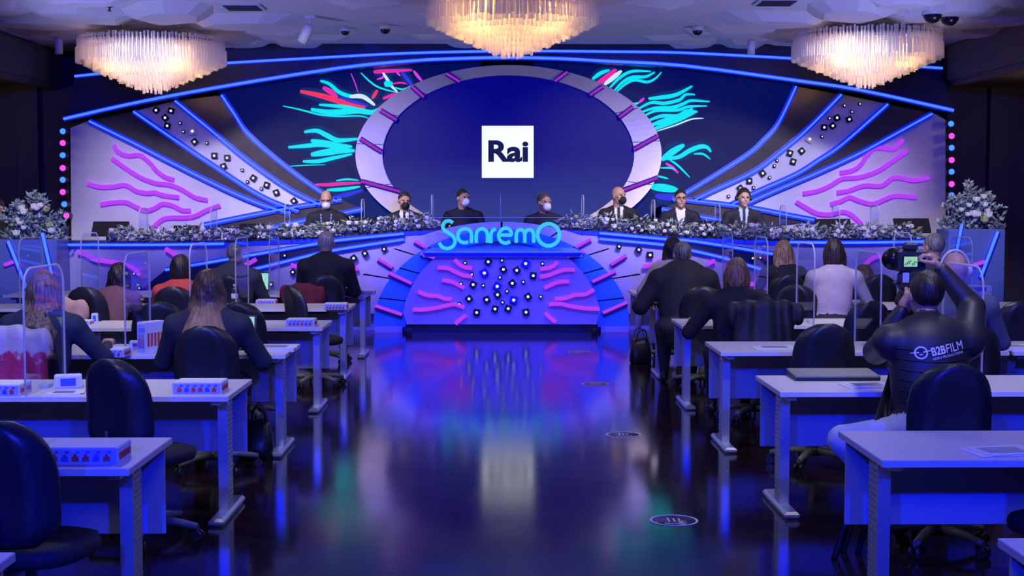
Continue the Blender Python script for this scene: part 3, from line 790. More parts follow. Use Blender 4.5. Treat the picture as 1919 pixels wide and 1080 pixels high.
for px, ps in ((206,'leftmost'),(348,'second from the left'),(472,'left of the man with the lanyard'),(681,'right of the man with the lanyard'),(1211,'right of the bald man'),(1330,'right of the man in glasses'),(1562,'second from the right'),(1710,'rightmost')):
    x = at(px, 430, 19.15).x; z0 = table_z(px)+.03
    o = root('stage_monitor', (x, YF+.30, z0), 'black monitor seen from behind on the stage table, %s' % ps, 'monitor', 'monitors along the stage table')
    Mr = Matrix.Rotation(math.radians(-35), 3, 'X')
    hh = .22 if px < 300 or px > 1500 else .17
    MB().box((x, YF+.32, z0+hh*.75), (.50 if hh > .2 else .36, .03, hh*1.1), Mr, .006).build('screen_shell', M_matte, o)
    MB().box((x, YF+.36, z0+.05), (.12, .10, .10), None, .01).build('stand', M_plast, o)
    MB().box((x, YF+.345, z0+hh*.75), (.44 if hh > .2 else .30, .01, hh*.9), Mr).build('display', M_matte, o)

# ------------------------------------------------------------------ chandeliers
def chandelier(cx, cy, ztop, zrim, zbot, R, label):
    o = root('chandelier', (cx, cy, ztop), label, 'chandelier', 'three crystal chandeliers')
    MB().tube([(cx, cy, CZ), (cx, cy, ztop-.10)], .018, 8).build('stem', M_dark, o)
    for k in range(3):
        th = k*2*PI/3+.4
        MB().tube([(cx+.05*math.cos(th), cy+.05*math.sin(th), CZ-.05), (cx+.28*math.cos(th), cy+.28*math.sin(th), ztop-.05)], .006, 5).build('support_wire', M_dark, o)
    fr = MB()
    T = 9; rnd = random.Random(int(cx*10)+50)
    radii = [R*(1-.90*i/(T-1)) for i in range(T)]
    for i, r in enumerate(radii):
        zt = ztop-.05-(ztop-zrim)*.35*(i/(T-1))
        fr.tube([(cx+r*math.cos(a*2*PI/36), cy+r*math.sin(a*2*PI/36), zt+.0) for a in range(36)], .008, 5, closed=True)
        zb = zrim+(zbot-zrim)*((i/(T-1))**.95)
        n = max(8, int(2*PI*r/.046)); mb = MB()
        zl = zt+.05 if i == 0 else zt
        for k in range(n):
            th = 2*PI*(k+.5*(i % 2))/n+rnd.uniform(-.01, .01)
            x, y = cx+r*math.cos(th), cy+r*math.sin(th)
            dz = rnd.uniform(-.015, .015)
            L = (zl-zb)
            segs = [(zl+dz, zl-L*.5), (zl-L*.44, zb)]
            for j, (a, b) in enumerate(segs):
                rr = .016
                off = .02*j
                mb.tube([(x*(1)+math.cos(th)*off, y+math.sin(th)*off, a), (x+math.cos(th)*off, y+math.sin(th)*off, b+dz)], rr, 6, caps=False)
        tag(mb.build('crystal_tier', M_crystal, o), kind='stuff')
    fr.build('ring_frame', M_dark, o)
    MB().lathe([(.04, ztop-.055), (R*.80, ztop-.075), (R*.82, ztop-.085), (.04, ztop-.07)], (cx, cy, 0), 36).build('added_light_shield', mat('light_shield_metal', (.75,.68,.5), .35, metal=.3), o)  # disc added to keep the bulbs' light off the ceiling above
    for k in range(9):
        th = 2*PI*k/9; rr = R*(.36 if k % 2 else .55)
        c = (cx+rr*math.cos(th), cy+rr*math.sin(th), zrim+(.10 if k % 2 else .16))
        MB().ball(c, .045, 8).build('bulb', M_bulb, o)
    for k in range(4):
        th = PI/4+k*PI/2
        lamp('POINT', 'chandelier_light', (cx+R*.58*math.cos(th), cy+R*.58*math.sin(th), zrim+.10), 34, (1.0, .52, .10), None, .10)
    lamp('POINT', 'chandelier_light', (cx, cy, zrim+.02), 30, (1.0, .52, .10), None, .10)
chandelier(*CH_C[0], 3.99, 3.66, 3.26, .97, 'crystal chandelier hanging above the left stage wing')
chandelier(*CH_C[1], 4.13, 3.84, 3.45, .97, 'largest-looking crystal chandelier at centre, above the oval screen')
chandelier(*CH_C[2], 4.05, 3.70, 3.32, .97, 'crystal chandelier hanging above the right stage wing')

# ------------------------------------------------------------------ ceiling fixtures
def dome(px, py, Y, s, label):
    x = at(px, py, Y).x; o = root('dome_camera', (x, Y, CZ), label, 'camera')
    MB().lathe([(s*1.1, CZ), (s*1.1, CZ-s*.6), (s*1.0, CZ-s*.9)], (x, Y, 0), 16).build('housing', M_whitepl, o)
    MB().ball((x, Y, CZ-s*.95), (s*.92, s*.92, s*.8), 14).build('dark_dome', M_black, o)
dome(1748, 12, 17.0, .125, 'large white dome camera near the right chandelier, left of a pair')
dome(1780, 14, 17.25, .125, 'large white dome camera near the right chandelier, right of a pair')
dome(647, 62, 19.2, .065, 'small dark dome camera left of the centre chandelier, farther left of two')
dome(722, 52, 18.9, .075, 'small dark dome camera close to the centre chandelier on its left')
dome(1307, 58, 19.0, .075, 'small dark dome camera right of the centre chandelier')
def ceiling_spot(px, py, Y, label, tilt, L=.22, r=.055):
    p = at(px, py, Y); x = p.x
    o = root('ceiling_spotlight', (x, Y, CZ), label, 'spotlight')
    MB().box((x, Y, CZ-.02), (.14, .06, .04)).build('mount', M_whitepl, o)
    MB().tube([(x, Y, CZ-.03), (x, Y, CZ-.13)], .014, 8).build('arm', M_whitepl, o)
    Mr = Euler(tilt).to_matrix()
    MB().lathe([(.3*r, 0), (r, -.03), (r, -L), (r*.85, -L), (r*.8, -L+.03)], (x, Y, CZ-.11), 14, Mr).build('barrel', M_whitepl, o)
ceiling_spot(110, 88, 19.6, 'white spotlight left of the left chandelier', (0,0,0))
ceiling_spot(581, 35, 18.0, 'white tilted spotlight between the left and centre chandeliers', (.35,.5,0), .26, .07)
ceiling_spot(1408, 72, 19.6, 'white spotlight left of the right chandelier', (0,0,0))
ceiling_spot(1748, 55, 18.9, 'white spotlight just behind the right chandelier', (0,0,0))
for px, py, lb in ((205,12,'small black sprinkler above the left chandelier'),(710,12,'small black sprinkler left of the centre chandelier'),(1202,8,'small black sprinkler right of the centre chandelier')):
    p = on_z(px, py, CZ); o = root('sprinkler', p, lb, 'sprinkler')
    MB().lathe([(.03, 0), (.03, -.012), (.012, -.02), (.012, -.05), (.028, -.055), (.028, -.06)], p, 10).build('head', M_dark, o)
for px, py, lb in ((455,12,'dark ceiling vent at the top left'),(1455,3,'dark ceiling vent at the top right')):
    p = on_z(px, py, CZ); o = root('ceiling_vent', p, lb, 'vent')
    MB().box(p+Vector((0,0,-.01)), (.5,.5,.02)).build('frame', M_whitepl, o)
    for k in range(6): MB().box(p+Vector((0,-.2+.08*k,-.022)), (.42,.03,.012)).build('slat', M_dark, o)
# ------------------------------------------------------------------ desks
DW, DD, DH = 2.03, .72, .73
XL, XR = -1.45, 1.575
def rowY(side, n): return (6.07 if side < 0 else 6.205)+2.0*n      # far edge of the desk in row n
def desk_proto():
    o = root('conference_desk', (0,0,0), 'desk', 'desk')
    t = MB().box((0, 0, DH-.015), (DW, DD, .03), None, .003).build('tabletop', M_desk, o)
    MB().box((0, -DD/2-.001, DH-.015), (DW, .004, .026)).build('edge_band', M_edge, t)
    MB().box((0, DD/2-.045, .505), (DW-.05, .018, .40), None, .002).build('modesty_panel', M_panel, o)
    for sx in (-1, 1):
        x = sx*(DW/2-.085)
        lg = MB().box((x, -.03, .37), (.055, .14, .70), None, .012).build('leg', M_alu, o)
        mb = MB()
        for i in range(22):
            for j in range(4):
                mb.box((x+sx*.0285, -.075+.03*j+(.015 if i % 2 else 0), .09+.027*i), (.002, .012, .006))
        tag(mb.build('perforated_cover', M_greypl, lg), kind='stuff')
        f = MB().box((x, -.0, .022), (.085, .64, .044), None, .015)
        f.build('foot', M_alu, lg)
        MB().box((x, 0, DH-.045), (.05, .56, .03)).build('bracket_arm', M_alu, lg)
    MB().box((0, .12, DH-.06), (1.5, .10, .05), None, .01).build('cable_tray', M_dark, o)
    return o
DP = desk_proto()
KIDS.clear()
first = [True]
bpy.context.view_layer.update()
def clone(proto, loc, rz, label, group, flag):
    o = proto if flag[0] else copy_tree(proto)
    flag[0] = False
    o.location = loc; o.rotation_euler = (0, 0, rz)
    o['label'] = label; o['group'] = group
    return o
RN = {-1: 'cut off by the picture bottom', 0: 'nearest full row', 1: 'second row', 2: 'third row', 3: 'fourth row', 4: 'fifth row', 5: 'row closest to the stage'}
for side in (-1, 1):
    sn = 'left' if side < 0 else 'right'
    for n in range(-1, 6):
        xi = XL if side < 0 else XR
        y = rowY(side, n)-DD/2
        clone(DP, (xi+side*DW/2, y, 0), 0, 'white desk at the aisle on the %s, %s' % (sn, RN[n]), 'white conference desks in two blocks', first)
        if n >= 2:
            clone(DP, (xi+side*(DW*1.5+.03), y, 0), 0, 'white desk away from the aisle on the far %s, %s' % (sn, RN[n]), 'white conference desks in two blocks', first)

# acrylic dividers between the seats
for side, xs in ((-1, (-2.55, -4.66)), (1, (2.70, 4.74))):
    for n in range(1, 6):
        for j, x in enumerate(xs):
            if j and n < 3+(1 if side > 0 else 0): continue
            y1 = rowY(side, n)
            divider('desk_divider', x, y1-.70, y1-.02, DH, 1.42, 'clear acrylic divider on the %s desk %s, %s' % ('aisle' if j == 0 else 'outer', 'at left' if side < 0 else 'at right', RN[n]), 'clear dividers between desk seats', rc=.12)

# ------------------------------------------------------------------ office chairs
def chair_proto():
    o = root('office_chair', (0,0,0), 'chair', 'chair')
    nu, nv = 15, 16
    mb = MB(); vs = []
    def hw(v):
        if v < .22: return .12+.092*math.sin(PI/2*v/.22)
        if v < .35: return .212
        q = (v-.35)/.65
        return .212*(1-(q*.975)**3.6)**.5
    for layer in (0, 1):
        for i in range(nv+1):
            v = i/nv; h = hw(v)
            zz = .50+.48*v
            if v == 0: zz += .0
            for j in range(nu+1):
                u = -1+2*j/nu
                rim = max(0, 1-abs(u)**6)*max(0, 1-abs(2*v-1)**8)
                lobe = math.exp(-((abs(u)-.62)/.26)**2)
                bow = .05*u*u+.03*math.sin(PI*v)
                if layer == 0: y = -.245-.012-rim*(.018+.022*lobe)+bow
                else: y = -.245+.006+rim*.022+bow
                vs.append((u*h, y-.05*(v-.3), zz+.007*(1-u*u)*(1 if v > .97 else 0)))
    K = (nu+1)*(nv+1); fs = []
    for i in range(nv):
        for j in range(nu):
            a = i*(nu+1)+j
            fs.append((a, a+1, a+nu+2, a+nu+1)); fs.append((K+a, K+a+nu+1, K+a+nu+2, K+a+1))
    per = [j for j in range(nu+1)]+[i*(nu+1)+nu for i in range(1, nv+1)]+[nv*(nu+1)+j for j in range(nu-1, -1, -1)]+[i*(nu+1) for i in range(nv-1, 0, -1)]
    for a, b in zip(per, per[1:]+per[:1]): fs.append((b, a, K+a, K+b))
    mb.add(vs, fs, True)
    mb.build('backrest', M_chair, o)
    mb = MB(); rings = []
    for (sc, z) in ((.80, .405), (.97, .42), (1.0, .45), (.97, .475), (.8, .488), (.4, .49)):
        for k in range(24):
            th = 2*PI*k/24; c_, s_ = math.cos(th), math.sin(th)
            e = (abs(c_)**3.2+abs(s_)**3.2)**(-1/3.2)
            rings.append((.235*sc*e*c_, .02+.225*sc*e*s_, z))
    fs = []
    for i in range(5):
        for k in range(24):
            l = (k+1) % 24; fs.append((i*24+k, i*24+l, (i+1)*24+l, (i+1)*24+k))
    fs.append(tuple(range(23, -1, -1))); fs.append(tuple(5*24+k for k in range(24)))
    mb.add(rings, fs, True); mb.build('seat', M_fabric, o)
    sp = MB().tube(spline([(0, .0, .40), (0, -.20, .39), (0, -.285, .46), (0, -.275, .62)], 4), .02, 8)
    sp.build('back_support', M_plast, o)
    MB().lathe([(.032, .10), (.032, .26), (.022, .27), (.022, .40), (.06, .41)], (0,0,0), 12).build('gas_column', M_greypl, o)
    hub = MB().lathe([(.05, .07), (.055, .12), (.04, .13)], (0,0,0), 12).build('hub', M_plast, o)
    for k in range(5):
        th = 2*PI*k/5+.3; d = Vector((math.cos(th), math.sin(th), 0))
        lg = MB().tube([d*.04+Vector((0,0,.105)), d*.16+Vector((0,0,.10)), d*.29+Vector((0,0,.075))], [.026, .022, .017], 8).build('base_leg', M_greypl, o)
        n_ = Vector((-d.y, d.x, 0)); cs = MB()
        for s_ in (-1, 1):
            cs.tube([d*.29+n_*.012*s_+Vector((0,0,.028)), d*.29+n_*.028*s_+Vector((0,0,.028))], .028, 10)
        cs.tube([d*.29+Vector((0,0,.03)), d*.29+Vector((0,0,.075))], .008, 6)
        cs.build('caster', M_plast, lg)
    return o
CP = chair_proto(); bpy.context.view_layer.update(); cflag = [True]
G_CH = 'black office chairs at the desks'
CHAIRS = [(-1.80, 5.22, -.15, 'black office chair cut by the left edge, nearest row'),
 (-1.86, 7.15, -.45, 'empty black office chair turned to the aisle at the second left desk'),
 (-1.88, 9.02, 0, 'black office chair under the long-haired woman'),
 (-3.08, 9.02, .1, 'black office chair with a two-coloured jacket, under the blonde woman at left'),
 (-2.74, 11.1, .2, 'empty black office chair left of the long-haired woman, one row ahead'),
 (-2.02, 11.05, -.1, 'empty black office chair behind the laptop screen'),
 (-1.74, 13.1, -1.0, 'empty black office chair turned sideways behind the man in black'),
 (-3.03, 13.05, 0, 'black office chair under the woman in the red jacket'),
 (-3.80, 13.0, -.2, 'black office chair under the woman leaning over at left'),
 (-1.90, 15.05, .2, 'black office chair with a dark red coat, under the man in black'),
 (-2.90, 15.05, 0, 'black office chair under the grey-haired man in a grey jacket'),
 (2.40, 5.53, .5, 'black office chair turned sideways under the nearest right desk'),
 (2.27, 6.93, 0, 'black office chair under the man filming'),
 (2.15, 9.12, .08, 'empty black office chair at the third right desk, left of the man filming'),
 (3.10, 9.05, 0, 'black office chair under the bald man with headphones'),
 (2.12, 11.05, -.1, 'black office chair draped with a dark coat, under the woman with straight brown hair'),
 (2.95, 11.15, .3, 'empty black office chair with one lit strip, at the fourth right desk'),
 (4.22, 11.1, 0, 'empty black office chair cut by the right edge of the picture'),
 (1.98, 13.0, -.15, 'black office chair under the heavy man in black'),
 (3.0, 13.25, -.5, 'black office chair turned aside, under the woman in the pale sweater'),
 (4.20, 13.05, 0, 'black office chair under the grey-haired man at far right'),
 (1.94, 15.15, 0, 'black office chair under the woman in a light top hidden by the heavy man'),
 (3.20, 15.1, 0, 'black office chair under the blonde woman at right'),
 (4.20, 15.1, 0, 'black office chair under the person bending low at right')]
for x, y, rz, lb in CHAIRS:
    clone(CP, (x, y, 0), rz, lb, G_CH, cflag)
STG = [(612,'with the lanyard'),(758,'in the black mask at left'),(868,'in black with a white mask'),(1024,'in the white mask right of centre'),(1159,'who is bald'),(1274,'in glasses'),(1393,'with headphones')]
for px, who in STG:
    c = clone(CP, (at(px, 400, 19.62).x, 19.64, .5), PI, 'black office chair on the stage under the man %s' % who, 'speakers chairs on the stage', cflag)

# ------------------------------------------------------------------ things on the desks
def carton(px, py, zb, w_, d_, h_, rz, label, n=6, stand=False):
    p = on_z(px, py, zb)
    o = root('printed_carton', (0,0,0), label, 'box', 'printed gift cartons on the desks')
    MB().box((0, 0, h_/2), (w_, d_, h_), None, .002).build('carton_body', M_box, o)
    MB().box((0, 0, h_+.0015), (w_-.01, d_-.01, .003)).build('lid', M_paper, o)
    mb = MB()
    mb.box((0, -d_/2-.001, h_*.5), (w_*.96, .002, h_*.86)); mb.build('printed_front', M_bprint if False else M_box2, o)
    a = MB(); b = MB()
    for k in range(n):
        x = -w_*.42+w_*.84*(k+.5)/n
        t = a if (k*5) % 3 < 2 else b
        t.box((x, -d_/2-.003, h_*.34), (w_*.09, .002, h_*.30)); t.box((x, -d_/2-.003, h_*.56), (w_*.04, .002, h_*.16))
        b.box((x+.01, -d_/2-.003, h_*.76), (w_*.05, .002, h_*.14))
        for sx in (-1, 1):
            y = -d_*.42+d_*.84*(k+.5)/n
            a.box((sx*(w_/2+.002), y, h_*.45), (.002, d_*.09, h_*.42))
    tag(a.build('red_print', M_red, o), kind='stuff'); tag(b.build('blue_print', M_bprint, o), kind='stuff')
    o.location = p; o.rotation_euler = (0, 0, rz)
    return o
M_box2 = mat('carton_print_ground', (.35,.42,.80), .5)
carton(165, 862, DH, .30, .20, .065, 0, 'printed white and blue carton on the nearest left desk')
carton(376, 734, DH, .27, .19, .06, 0, 'printed carton at the end of the second left desk')
carton(565, 611, DH, .24, .18, .06, 0, 'printed carton at the end of the fourth left desk')
carton(630, 580, DH, .22, .18, .06, 0, 'printed carton at the end of the fifth left desk')
carton(685, 552, DH, .22, .16, .05, 0, 'printed carton on the left desk closest to the stage')
carton(2, 738, DH, .27, .20, .06, 0, 'printed carton cut by the left edge on the second left desk')
carton(206, 668, DH, .24, .18, .055, 0, 'blue-fronted carton beside the blonde woman\'s hand')
c_ = carton(284, 662, DH, .07, .20, .22, -.5, 'tall carton standing upright left of the long-haired woman', 5)
carton(500, 569, DH, .20, .15, .04, 0, 'low carton behind the empty chair at left, fifth row')
carton(150, 608, DH, .20, .14, .035, 0, 'flat white carton on the fourth left desk, before the leaning woman')
def paper_stack(px, py, w_, d_, h_, rz, label):
    p = on_z(px, py, DH)
    o = root('paper_sheets', (0,0,0), label, 'papers')
    MB().box((0,0,h_/2), (w_, d_, h_)).build('bottom_sheets', M_paper, o)
    MB().box((.02,.015,h_+.002), (w_*.9, d_*.95, .003), Matrix.Rotation(.12, 3, 'Z')).build('top_sheet', M_paper, o)
    mb = MB()
    for k in range(5): mb.box((0.0, d_*.3-k*d_*.13, h_+.0045), (w_*.6, d_*.03, .001))
    mb.build('printed_lines', M_greypl, o)
    o.location = p; o.rotation_euler = (0,0,rz)
paper_stack(1880, 848, .30, .21, .004, .15, 'sheet of paper on the nearest right desk')
paper_stack(1625, 724, .28, .20, .006, .1, 'sheets beside the monopod on the second right desk')
paper_stack(1452, 653, .30, .20, .005, .0, 'sheet of paper on the third right desk')
paper_stack(1296, 606, .16, .20, .006, .3, 'papers and cables at the end of the fourth right desk')
paper_stack(515, 657, .30, .22, .025, .0, 'stack of papers right of the laptop, third left desk')
paper_stack(1895, 655, .30, .22, .02, .1, 'stack of papers at the right picture edge, third row')
paper_stack(120, 738, .19, .13, .004, .1, 'sheets on the second left desk, by the left divider')
def white_box(px, py, zb, dims, rz, label, m=None):
    p = on_z(px, py, zb); o = root('small_box', (0,0,0), label, 'box')
    MB().box((0,0,dims[2]/2), dims, None, .004).build('body', m or M_box, o)
    MB().box((0,-dims[1]/2-.001,dims[2]*.5), (dims[0]*.55, .002, dims[2]*.6)).build('label_print', M_bprint, o)
    MB().box((0,0,dims[2]+.001), (dims[0]*.9, dims[1]*.9, .002)).build('lid', M_paper, o)
    o.location = p; o.rotation_euler = (0,0,rz)
white_box(128, 726, DH, (.15,.10,.07), .3, 'small white box with blue label on the second left desk')
white_box(257, 655, DH, (.10,.08,.06), .2, 'small white box left of the tall upright carton')
white_box(137, 612, DH, (.11,.08,.075), .1, 'small white box before the leaning woman, fourth left desk')
white_box(178, 606, DH, (.05,.05,.085), .1, 'slim white box beside the leaning woman\'s black hair')
white_box(1830, 548, DH, (.30,.16,.08), 0, 'white box beside the right flower stand, on a far right desk')
white_box(1618, 548, DH, (.24,.10,.04), 0, 'white low box right of the woman in the pale sweater')
# closed laptop on the second right desk
p = on_z(1566, 712, DH); o = root('closed_laptop', p, 'wide closed dark laptop on the second right desk', 'laptop')
MB().box(p+Vector((0,.07,.012)), (.50,.26,.022), None, .005).build('base', M_plast, o)
MB().box(p+Vector((0,.07,.031)), (.50,.26,.014), Matrix.Rotation(.06, 3, 'X'), .004).build('lid', M_greypl, o)
# open laptop of the long-haired woman
M_lcd = emis('laptop_screen', (.30,.66,.62), .95); M_lcd2 = emis('laptop_page', (.55,.85,.80), .95)
def laptop(px, py, label, w_=.32, rz=0):
    p = on_z(px, py, DH); o = root('open_laptop', (0,0,0), label, 'laptop')
    MB().box((0,0,.008), (w_,.22,.016), None, .004).build('keyboard_base', M_plast, o)
    Mr = Matrix.Rotation(math.radians(-14), 3, 'X')
    l = MB().box((0,.135,.125), (w_,.010,.22), Mr, .003).build('lid', M_black, o)
    MB().box((0,.128,.125), (w_*.92,.003,.19), Mr).build('display', M_lcd, l)
    MB().box((-.02,.126,.13), (w_*.62,.002,.13), Mr).build('page_on_display', M_lcd2, l)
    o.location = p; o.rotation_euler = (0,0,rz)
laptop(432, 654, 'open laptop with a pale green screen before the long-haired woman')
laptop(480, 549, 'open laptop before the grey-haired man at left', .26)
# water bottle
p = on_z(440, 573, DH)
o = root('water_bottle', p, 'clear plastic water bottle behind the empty chair, fifth left desk', 'bottle')
M_bot = glass('bottle_plastic', (.80,.88,.98), .5)
MB().lathe([(.030,0),(.034,.01),(.034,.05),(.031,.06),(.034,.07),(.034,.13),(.030,.155),(.014,.185),(.013,.20)], p, 14).build('bottle_body', M_bot, o)
MB().lathe([(.034,.075),(.0345,.076),(.0345,.12),(.034,.121)], p, 14).build('bottle_label', M_box, o)
MB().lathe([(.015,.195),(.015,.215),(.012,.217)], p, 12).build('cap', M_whitepl, o)

# ------------------------------------------------------------------ bags on the floor
M_bag = mat('black_leather_bag', (.012,.012,.015), .35, bump=.3, nscale=25)
def handbag(p, w_, d_, h_, rz, label, name='handbag'):
    o = root(name, (0,0,0), label, 'bag')
    mb = MB(); rings = []
    for t, (sx, sy) in ((0,(.92,.85)),(.06,(1,1)),(.3,(1.02,1.05)),(.6,(.92,.8)),(.85,(.78,.45)),(1.0,(.70,.16))):
        for k in range(20):
            th = 2*PI*k/20; c1, s1 = math.cos(th), math.sin(th); e = (abs(c1)**3+abs(s1)**3)**(-1/3)
            rings.append((w_/2*sx*e*c1, d_/2*sy*e*s1, h_*t+.012*math.sin(3*th+5*t)))
    fs = [tuple(range(19,-1,-1)), tuple(5*20+k for k in range(20))]
    for i in range(5):
        for k in range(20):
            l = (k+1) % 20; fs.append((i*20+k, i*20+l, (i+1)*20+l, (i+1)*20+k))
    mb.add(rings, fs, True); mb.build('bag_body', M_bag, o)
    for s_ in (-1, 1):
        MB().tube(spline([(-w_*.24, s_*.03, h_*.92), (-w_*.20, s_*.06, h_*1.25), (0, s_*.07, h_*1.42), (w_*.20, s_*.06, h_*1.25), (w_*.24, s_*.03, h_*.92)], 5), .008, 6).build('handle', M_bag, o)
    o.location = p; o.rotation_euler = (0,0,rz); return o
handbag(on_z(1200, 681, 0), .24, .16, .27, .2, 'black leather handbag on the floor beside the right desks')
handbag(on_z(486, 858, 0), .20, .22, .26, .1, 'black backpack on the floor under the third left desk', 'backpack')

# ------------------------------------------------------------------ round floor stickers
M_st = mat('sticker_print', (.62,.62,.70), .5)
for px, py, lb in ((1263,976,'nearest'),(1168,815,'second'),(1115,720,'third'),(1085,660,'farthest')):
    p = on_z(px, py, 0.0)
    o = root('floor_sticker', (p.x, p.y, 0), '%s round floor sticker with a pale ring in the aisle' % lb, 'sticker', 'round stickers along the aisle')
    MB().lathe([(.128, .0005), (.128, .0015), (.001, .0015)], p, 40).build('sticker_base', mat('sticker_ground', (.05,.04,.07), .3), o)
    R_ = MB(); n = 40; A = []; B_2 = []
    for k in range(n+1):
        th = 2*PI*k/n
        A.append(p+Vector((.135*math.cos(th), .135*math.sin(th), .0025))); B_2.append(p+Vector((.122*math.cos(th), .122*math.sin(th), .0025)))
    R_.strip(A, B_2, (0,0,-.001)); R_.build('ring_print', M_st, o)
    mb = MB()
    for k, x in enumerate((-.03, 0, .03)):
        mb.box(p+Vector((x, .01-.01*(k % 2), .0025)), (.010, .10-.02*k, .0015))
    for k in range(7):
        mb.box(p+Vector((-.054+.018*k, -.085+.0016*(k-3)**2, .0025)), (.012, .012, .0015))
    mb.build('icon_print', M_st, o)
# ------------------------------------------------------------------ people: signed-distance bodies meshed with surface nets
def sdf_mesh(prims, res, k=.02, cut=None, disp=None):
    lo = np.full(3, 1e9); hi = -lo
    for pr in prims:
        R_ = max(pr['r']) if pr['t'] == 'e' else max(pr['ra'], pr['rb'])
        for q in ([pr['c']] if pr['t'] == 'e' else [pr['a'], pr['b']]):
            q = np.array(q, float); lo = np.minimum(lo, q-R_); hi = np.maximum(hi, q+R_)
    lo -= 3*res+.01; hi += 3*res+.01
    N = np.ceil((hi-lo)/res).astype(int)+1
    ax = [lo[i]+res*np.arange(N[i]) for i in range(3)]
    D = np.full(N, 1.0, np.float32); best = np.full(N, 9.0, np.float32); LB = np.zeros(N, np.int16)
    for pr in prims:
        if pr['t'] == 'e': ql = np.array(pr['c'])-max(pr['r']); qh = np.array(pr['c'])+max(pr['r'])
        else:
            ql = np.minimum(pr['a'], pr['b'])-max(pr['ra'], pr['rb']); qh = np.maximum(pr['a'], pr['b'])+max(pr['ra'], pr['rb'])
        m_ = k+3*res
        i0 = np.clip(((ql-m_-lo)/res).astype(int), 0, N); i1 = np.clip(((qh+m_-lo)/res).astype(int)+2, 0, N)
        sl = tuple(slice(a, b) for a, b in zip(i0, i1))
        X = ax[0][sl[0]][:,None,None]; Y = ax[1][sl[1]][None,:,None]; Z = ax[2][sl[2]][None,None,:]
        if pr['t'] == 'e':
            c, r = pr['c'], pr['r']
            px, py, pz = X-c[0], Y-c[1], Z-c[2]
            if pr.get('rot') is not None:
                Q = pr['rot']
                px, py, pz = (Q[0][0]*px+Q[1][0]*py+Q[2][0]*pz, Q[0][1]*px+Q[1][1]*py+Q[2][1]*pz, Q[0][2]*px+Q[1][2]*py+Q[2][2]*pz)
            k0 = np.sqrt((px/r[0])**2+(py/r[1])**2+(pz/r[2])**2)+1e-6
            k1 = np.sqrt((px/r[0]**2)**2+(py/r[1]**2)**2+(pz/r[2]**2)**2)+1e-6
            d = k0*(k0-1)/k1
        else:
            a = np.array(pr['a'], float); ab = np.array(pr['b'], float)-a; L2 = float(ab @ ab)+1e-9
            px, py, pz = X-a[0], Y-a[1], Z-a[2]
            t = np.clip((px*ab[0]+py*ab[1]+pz*ab[2])/L2, 0, 1)
            qx, qy, qz = px-t*ab[0], py-t*ab[1], pz-t*ab[2]
            fl = pr.get('flat')
            if fl is not None:
                f, s_ = fl; w_ = (qx*f[0]+qy*f[1]+qz*f[2])*(1/s_-1)
                qx, qy, qz = qx+w_*f[0], qy+w_*f[1], qz+w_*f[2]
            d = np.sqrt(qx*qx+qy*qy+qz*qz)-(pr['ra']+(pr['rb']-pr['ra'])*t)
        d = d.astype(np.float32)
        kk = pr.get('k', k)
        o = D[sl]; h = np.clip(.5+.5*(o-d)/kk, 0, 1)
        D[sl] = o*(1-h)+d*h-kk*h*(1-h)
        b = best[sl]; u = d < b
        LB[sl] = np.where(u, pr['l'], LB[sl]); best[sl] = np.where(u, d, b)
    G = None
    if cut is not None or disp is not None:
        G = np.meshgrid(*ax, indexing='ij')
    if disp is not None: D = D+disp(*G)
    if cut is not None: D = np.maximum(D, cut(*G))
    return nets(D, LB, lo, res)
def nets(D, LB, lo, res):
    s = D < 0
    c = np.zeros(np.array(D.shape)-1, np.int8)
    for i in (0, 1):
        for j in (0, 1):
            for l in (0, 1):
                c += s[i:D.shape[0]-1+i, j:D.shape[1]-1+j, l:D.shape[2]-1+l]
    mx = (c > 0) & (c < 8)
    cells = np.argwhere(mx); n = len(cells)
    idx = np.full(mx.shape, -1, np.int64); idx[mx] = np.arange(n)
    acc = np.zeros((n, 3)); cnt = np.zeros(n)
    cor = [(i, j, l) for i in (0,1) for j in (0,1) for l in (0,1)]
    for a in cor:
        for axx in range(3):
            if a[axx]: continue
            b = list(a); b[axx] = 1
            da = D[cells[:,0]+a[0], cells[:,1]+a[1], cells[:,2]+a[2]]; db = D[cells[:,0]+b[0], cells[:,1]+b[1], cells[:,2]+b[2]]
            cr = (da < 0) != (db < 0)
            t = np.where(cr, da/np.where(cr, da-db, 1), 0)
            p = np.array(a)[None,:]+t[:,None]*(np.array(b)-np.array(a))[None,:]
            acc += p*cr[:,None]; cnt += cr
    V = lo+(cells+acc/np.maximum(cnt, 1)[:,None])*res
    lab = LB[cells[:,0], cells[:,1], cells[:,2]]
    F = []
    for axx in range(3):
        o1, o2 = [(1,2),(2,0),(0,1)][axx]
        sh = [slice(None)]*3; sh[axx] = slice(0, -1); s0 = s[tuple(sh)]
        sh[axx] = slice(1, None); s1 = s[tuple(sh)]
        e = np.argwhere(s0 != s1)
        ok = (e[:,o1] > 0) & (e[:,o2] > 0) & (e[:,o1] < D.shape[o1]-1) & (e[:,o2] < D.shape[o2]-1)
        e = e[ok]; ins = s0[e[:,0], e[:,1], e[:,2]]
        def g(d1, d2):
            q = e.copy(); q[:,o1] -= d1; q[:,o2] -= d2
            return idx[q[:,0], q[:,1], q[:,2]]
        q = np.stack([g(1,1), g(0,1), g(0,0), g(1,0)], 1)
        q[~ins] = q[~ins][:, ::-1]
        F.append(q)
    F = np.concatenate(F)
    # one light smoothing pass
    for _ in range(2):
        sm = np.zeros_like(V); ct = np.zeros(len(V))
        for a, b in ((0,1),(1,2),(2,3),(3,0)):
            np.add.at(sm, F[:,a], V[F[:,b]]); np.add.at(ct, F[:,a], 1)
        V = .5*V+.5*sm/np.maximum(ct, 1)[:,None]
    return V, F, lab[F[:,0]]
